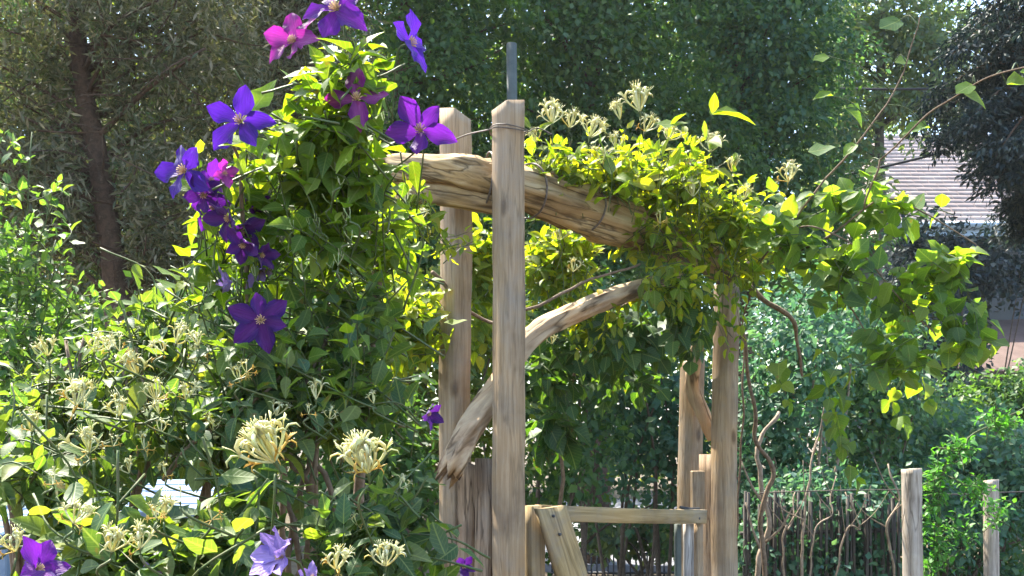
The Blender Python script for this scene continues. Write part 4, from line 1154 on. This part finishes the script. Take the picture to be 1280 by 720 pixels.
ab_(700, 205, 45, 40, 3.85, .15, 20, .075, length=.25)
ab_(760, 215, 55, 45, 3.95, .2, 30, .078, length=.27)
ab_(830, 225, 75, 60, 4.05, .25, 48, .08, length=.30)
ab_(905, 265, 70, 55, 4.2, .25, 44, .078, length=.30)
ab_(940, 330, 50, 40, 4.3, .2, 15, .075, length=.26)
ab_(820, 300, 80, 40, 4.05, .22, 22, .070, length=.25)
ab_(700, 325, 50, 60, 4.25, .2, 74, .078, length=.22, face=.5)
ab_(600, 340, 34, 110, 4.3, .18, 64, .085, length=.22, face=.5)
ab_(505, 400, 55, 80, 3.7, .2, 60, .08, length=.25, face=.6)
ab_(830, 365, 70, 35, 3.95, .2, 18, .075, length=.25, up=-.2, droop=.3)
ab_(740, 400, 50, 30, 4.4, .2, 26, .07, length=.25, face=.5)
ab_(520, 260, 35, 40, 3.45, .12, 14, .06, length=.2)
ab_(560, 300, 60, 35, 3.5, .1, 8, .05, length=.18)
for k in range(26):      # loose wispy shoots that stand off the beam
    x_ = random.uniform(670, 1000); top = 250 - 90 * math.exp(-((x_ - 800) / 130) ** 2) + random.uniform(-10, 40)
    b_ = P(x_, top, random.uniform(3.8, 4.15)); ah.shoot(b_ + Vector((random.uniform(-.22, .12), .08, -.30)), b_, .15, .06, .06, bare=.35, face=.5)
for k in range(14):      # and some that trail beneath it
    x_ = random.uniform(700, 960); b_ = P(x_, random.uniform(370, 450), random.uniform(3.9, 4.2)); ah.shoot(b_ + Vector((random.uniform(-.1, .1), .05, .36)), b_, -.05, .06, .06, bare=.3, droop=.3)
for p_ in ((660, 160), (690, 195), (720, 200), (755, 190), (790, 205), (845, 160), (880, 175), (870, 200), (830, 195)):
    q_ = P(p_[0] + random.uniform(-6, 6), p_[1], 3.72 + random.uniform(-.05, .15)); ah.shoot(q_ + Vector((.02, .05, -.22)), q_, .1, .095, .07, face=.6)
q_ = P(890, 142, 3.7); ah.shoot(q_ + Vector((-.10, .05, -.24)), q_, .12, .10, .09, bare=.6, pairs=False)
ah.leaf(P(890, 143, 3.7), Vector((1, -.15, .06)), Vector((0, -.5, 1)), .165); ah.leaf(P(818, 155, 3.75), Vector((1, -.1, -.12)), Vector((0, -.8, 1)), .13)
for a in ((690, 155, 3.72, 50, 'white', 12), (738, 172, 3.8, 48, 'white', 11), (800, 140, 3.8, 56, 'white', 13), (806, 165, 3.82, 40, 'mix', 8), (712, 160, 3.76, 40, 'white', 8), (775, 150, 3.8, 42, 'white', 9), (835, 175, 3.82, 36, 'white', 8), (915, 215, 3.95, 36, 'white', 8), (670, 178, 3.74, 34, 'white', 7), (752, 205, 3.82, 42, 'mix', 9), (888, 190, 3.9, 40, 'white', 8),
          (866, 246, 3.88, 38, 'white', 8), (985, 228, 4.0, 46, 'mix', 11), (825, 280, 3.85, 30, 'orange', 6), (770, 185, 3.8, 34, 'white', 7), (700, 300, 3.9, 30, 'white', 6), (716, 340, 3.9, 30, 'mix', 6),
          (850, 205, 3.86, 32, 'orange', 6), (505, 255, 3.3, 36, 'white', 7), (930, 250, 4.0, 30, 'white', 6), (690, 430, 3.95, 26, 'white', 6), (525, 275, 3.3, 30, 'mix', 6)):
    cluster(ah, *a)
ah.finish(300)

# broad shaded leaves hanging under the beam
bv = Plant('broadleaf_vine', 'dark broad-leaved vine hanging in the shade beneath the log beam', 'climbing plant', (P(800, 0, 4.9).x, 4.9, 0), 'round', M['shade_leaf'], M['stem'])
bv.stem([(P(700, 0, 5.0).x, 5.0, 0), P(702, 600, 4.9), P(708, 500, 4.8), P(740, 420, 4.5), P(800, 370, 4.3)], .012, .006)
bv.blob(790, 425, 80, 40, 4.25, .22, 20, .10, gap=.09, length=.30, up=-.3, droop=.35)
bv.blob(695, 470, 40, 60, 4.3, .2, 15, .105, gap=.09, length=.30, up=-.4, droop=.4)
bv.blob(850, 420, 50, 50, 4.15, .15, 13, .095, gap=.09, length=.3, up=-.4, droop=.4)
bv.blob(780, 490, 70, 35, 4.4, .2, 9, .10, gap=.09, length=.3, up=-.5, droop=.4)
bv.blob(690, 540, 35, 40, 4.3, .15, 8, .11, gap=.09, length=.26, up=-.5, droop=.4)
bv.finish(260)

# spray of vine to the right of the arbor
sv = Plant('bittersweet_vine', 'arching leafy vine spray reaching right from the arbor towards the house', 'climbing plant', (P(905, 0, 4.78).x, 4.78, 0), 'round', M['vine_leaf'], M['stem'])
sv.stem([(P(905, 0, 4.75).x, 4.78, 0), P(925, 600, 4.78), P(930, 480, 4.75), P(930, 400, 4.7), P(950, 330, 4.2), P(1000, 285, 3.9), P(1060, 300, 3.8), P(1120, 370, 3.75), P(1170, 420, 3.7)], .006, .003, n=9)
sv_pts = sv.stem([P(960, 330, 4.1), P(1010, 250, 3.9), P(1080, 170, 3.8), P(1130, 90, 3.75), P(1150, 20, 3.7)], .006, .002)
sv.stem([P(960, 330, 4.1), P(1030, 300, 3.9), P(1100, 250, 3.8), P(1180, 280, 3.75), P(1225, 310, 3.7)], .006, .002)
sv.stem([P(1010, 300, 4.0), P(1050, 370, 3.9), P(1090, 430, 3.8), P(1110, 490, 3.75)], .005, .002)
sv_pts += sv.stem([P(1100, 200, 3.7), P(1150, 150, 3.55), P(1190, 122, 3.5), P(1235, 98, 3.4), P(1300, 78, 3.3)], .004, .003)
sv.stem([P(1080, 262, 3.8), P(1100, 200, 3.7)], .004, .004)
sb_ = sv.blob
sb_(985, 290, 55, 60, 3.95, .2, 18, .095, gap=.10, length=.24, face=.5)
sb_(1050, 245, 40, 25, 3.88, .12, 8, .10, gap=.10, length=.22, face=.6)
sb_(1110, 265, 50, 30, 3.84, .14, 9, .105, gap=.10, length=.22, face=.6)
sb_(1060, 340, 60, 45, 3.8, .18, 19, .09, gap=.11, length=.24, up=0, droop=.2, face=.5)
sb_(1125, 385, 45, 45, 3.78, .15, 12, .09, gap=.11, length=.24, up=0, droop=.2, face=.5)
sb_(1180, 335, 45, 45, 3.72, .14, 15, .088, gap=.10, length=.22, up=0, droop=.2, face=.5)
sb_(1195, 420, 45, 45, 3.7, .14, 12, .088, gap=.10, length=.22, up=-.2, droop=.3, face=.5)
sb_(1110, 455, 60, 30, 3.75, .15, 12, .09, gap=.10, length=.24, up=-.3, droop=.3, face=.5)
for (x_, y_) in ((1035, 70), (1118, 78), (1055, 135), (1125, 25), (1070, 180), (1040, 120), (1080, 215), (1205, 118), (1258, 106), (1215, 105), (1275, 90), (1160, 160), (1010, 190)):
    q_ = P(x_, y_, 3.78 if x_ < 1180 else 3.45); near = min(sv_pts, key=lambda p: (p - q_).length)
    sv.thin.add(catmull([near, near.lerp(q_, .5) + Vector((0, 0, .03)), q_], 4), np.linspace(.0028, .0016, 9), 4)
    sv.leaf(q_, Vector((random.choice((-1, 1)) * .8, -.2, random.uniform(-.6, .1))), Vector((random.gauss(0, .3), -.8, .8)), random.uniform(.07, .11))
for (x_, y_) in ((1015, 485), (1040, 510), (1070, 600), (1130, 530), (1160, 500), (985, 500), (1050, 545)):
    q_ = P(x_, y_, 3.9); sv.shoot(q_ + Vector((random.uniform(-.08, .08), .03, .2)), q_, 0, .085, .07, droop=.3)
sv.finish(280)

# creeper climbing on the fence at right
cr = Plant('fence_creeper', 'small bright green creeper climbing beside the pale fence post', 'climbing plant', (P(1172, 0, 4.62).x, 4.62, 0), 'oval', M['creeper_leaf'], M['green_stem'])
cr.stem([(P(1172, 0, 4.62).x, 4.62, 0), P(1170, 700, 4.62), P(1174, 620, 4.6), P(1190, 570, 4.6), P(1240, 530, 4.7), P(1300, 500, 4.8)], .006, .003)
for (x_, y_, rx, ry, n_) in ((1172, 690, 18, 50, 22), (1172, 610, 20, 45, 24), (1200, 560, 35, 20, 20), (1250, 525, 40, 16, 18), (1158, 650, 16, 60, 14), (1215, 610, 30, 20, 14), (1248, 640, 16, 40, 12), (1195, 660, 30, 40, 12)):
    cr.blob(x_, y_, rx, ry, 4.6, .08, n_, .04, gap=.04, length=.16)
cr.finish(200)

# tangle of pale stems in front of the stake fence
for k, (x0, x1, y1, r_) in enumerate(((955, 948, 560, .018), (1000, 1012, 590, .009), (1018, 1040, 640, .006), (1110, 1122, 625, .009), (1045, 1075, 660, .006), (975, 985, 660, .007))):
    a = Vector((P(x0, 0, 5.0).x, 5.0, 0)); 
    pts = [a, P(x0 + random.uniform(-8, 8), 720, 5.0), P((x0 + x1) / 2 + random.uniform(-10, 10), 660, 4.98), P(x1, y1, 5.0), P(x1 + random.uniform(-22, 30), y1 - 45, 5.05)]
    root = empty('bare_sapling', tuple(a))
    tag(root, ['thick pale stem just right of the right arbor post', 'slim pale stem, second from the right arbor post', 'thin leaning stem beside the slim pale stem', 'crooked whitish stem close to the pale fence post', 'thin slanting stem in the middle of the stake fence', 'short pale stem forking low behind the arbor post'][k], 'stem', 'bare stems in front of the stakes')
    c = catmull(pts, 7)
    Tubes().add([p + Vector((noise.noise(p * 9), noise.noise(p * 9 + Vector((5, 0, 0))), 0)) * .022 for p in c], np.linspace(r_, r_ * .5, len(c)), 7, rough=.45, freq=22).build('stem', M['pale_stem'], root)
    for j in range(3):
        q = c[random.randrange(10, len(c) - 2)]; d = Vector((random.uniform(-1, 1), random.uniform(-.4, .2), random.uniform(.3, 1))).normalized()
        Tubes().add(catmull([q, q + d * .12, q + d * .22 + Vector((0, 0, .05))], 4), np.linspace(r_ * .5, r_ * .2, 9), 5).build('twig', M['pale_stem'], root)

# ================================================================ HAZE: thin volume added to lift the shadows between the trees
hz = MB().box((0, 200, 9.4), (830, 830, 21.0), bev=0).build('haze', M['cable'])
hm, hnt, hout = newmat('shadow_lift_haze')
pv = N(hnt, 'ShaderNodeVolumePrincipled'); pv.inputs['Density'].default_value = .0006; pv.inputs['Color'].default_value = (.90, .95, 1, 1); pv.inputs['Anisotropy'].default_value = .3
hnt.links.new(pv.outputs[0], hout.inputs['Volume'])
hz.data.materials.clear(); hz.data.materials.append(hm)
tag(hz, 'thin haze added among the trees to lift the shadows', 'haze', kind='stuff')
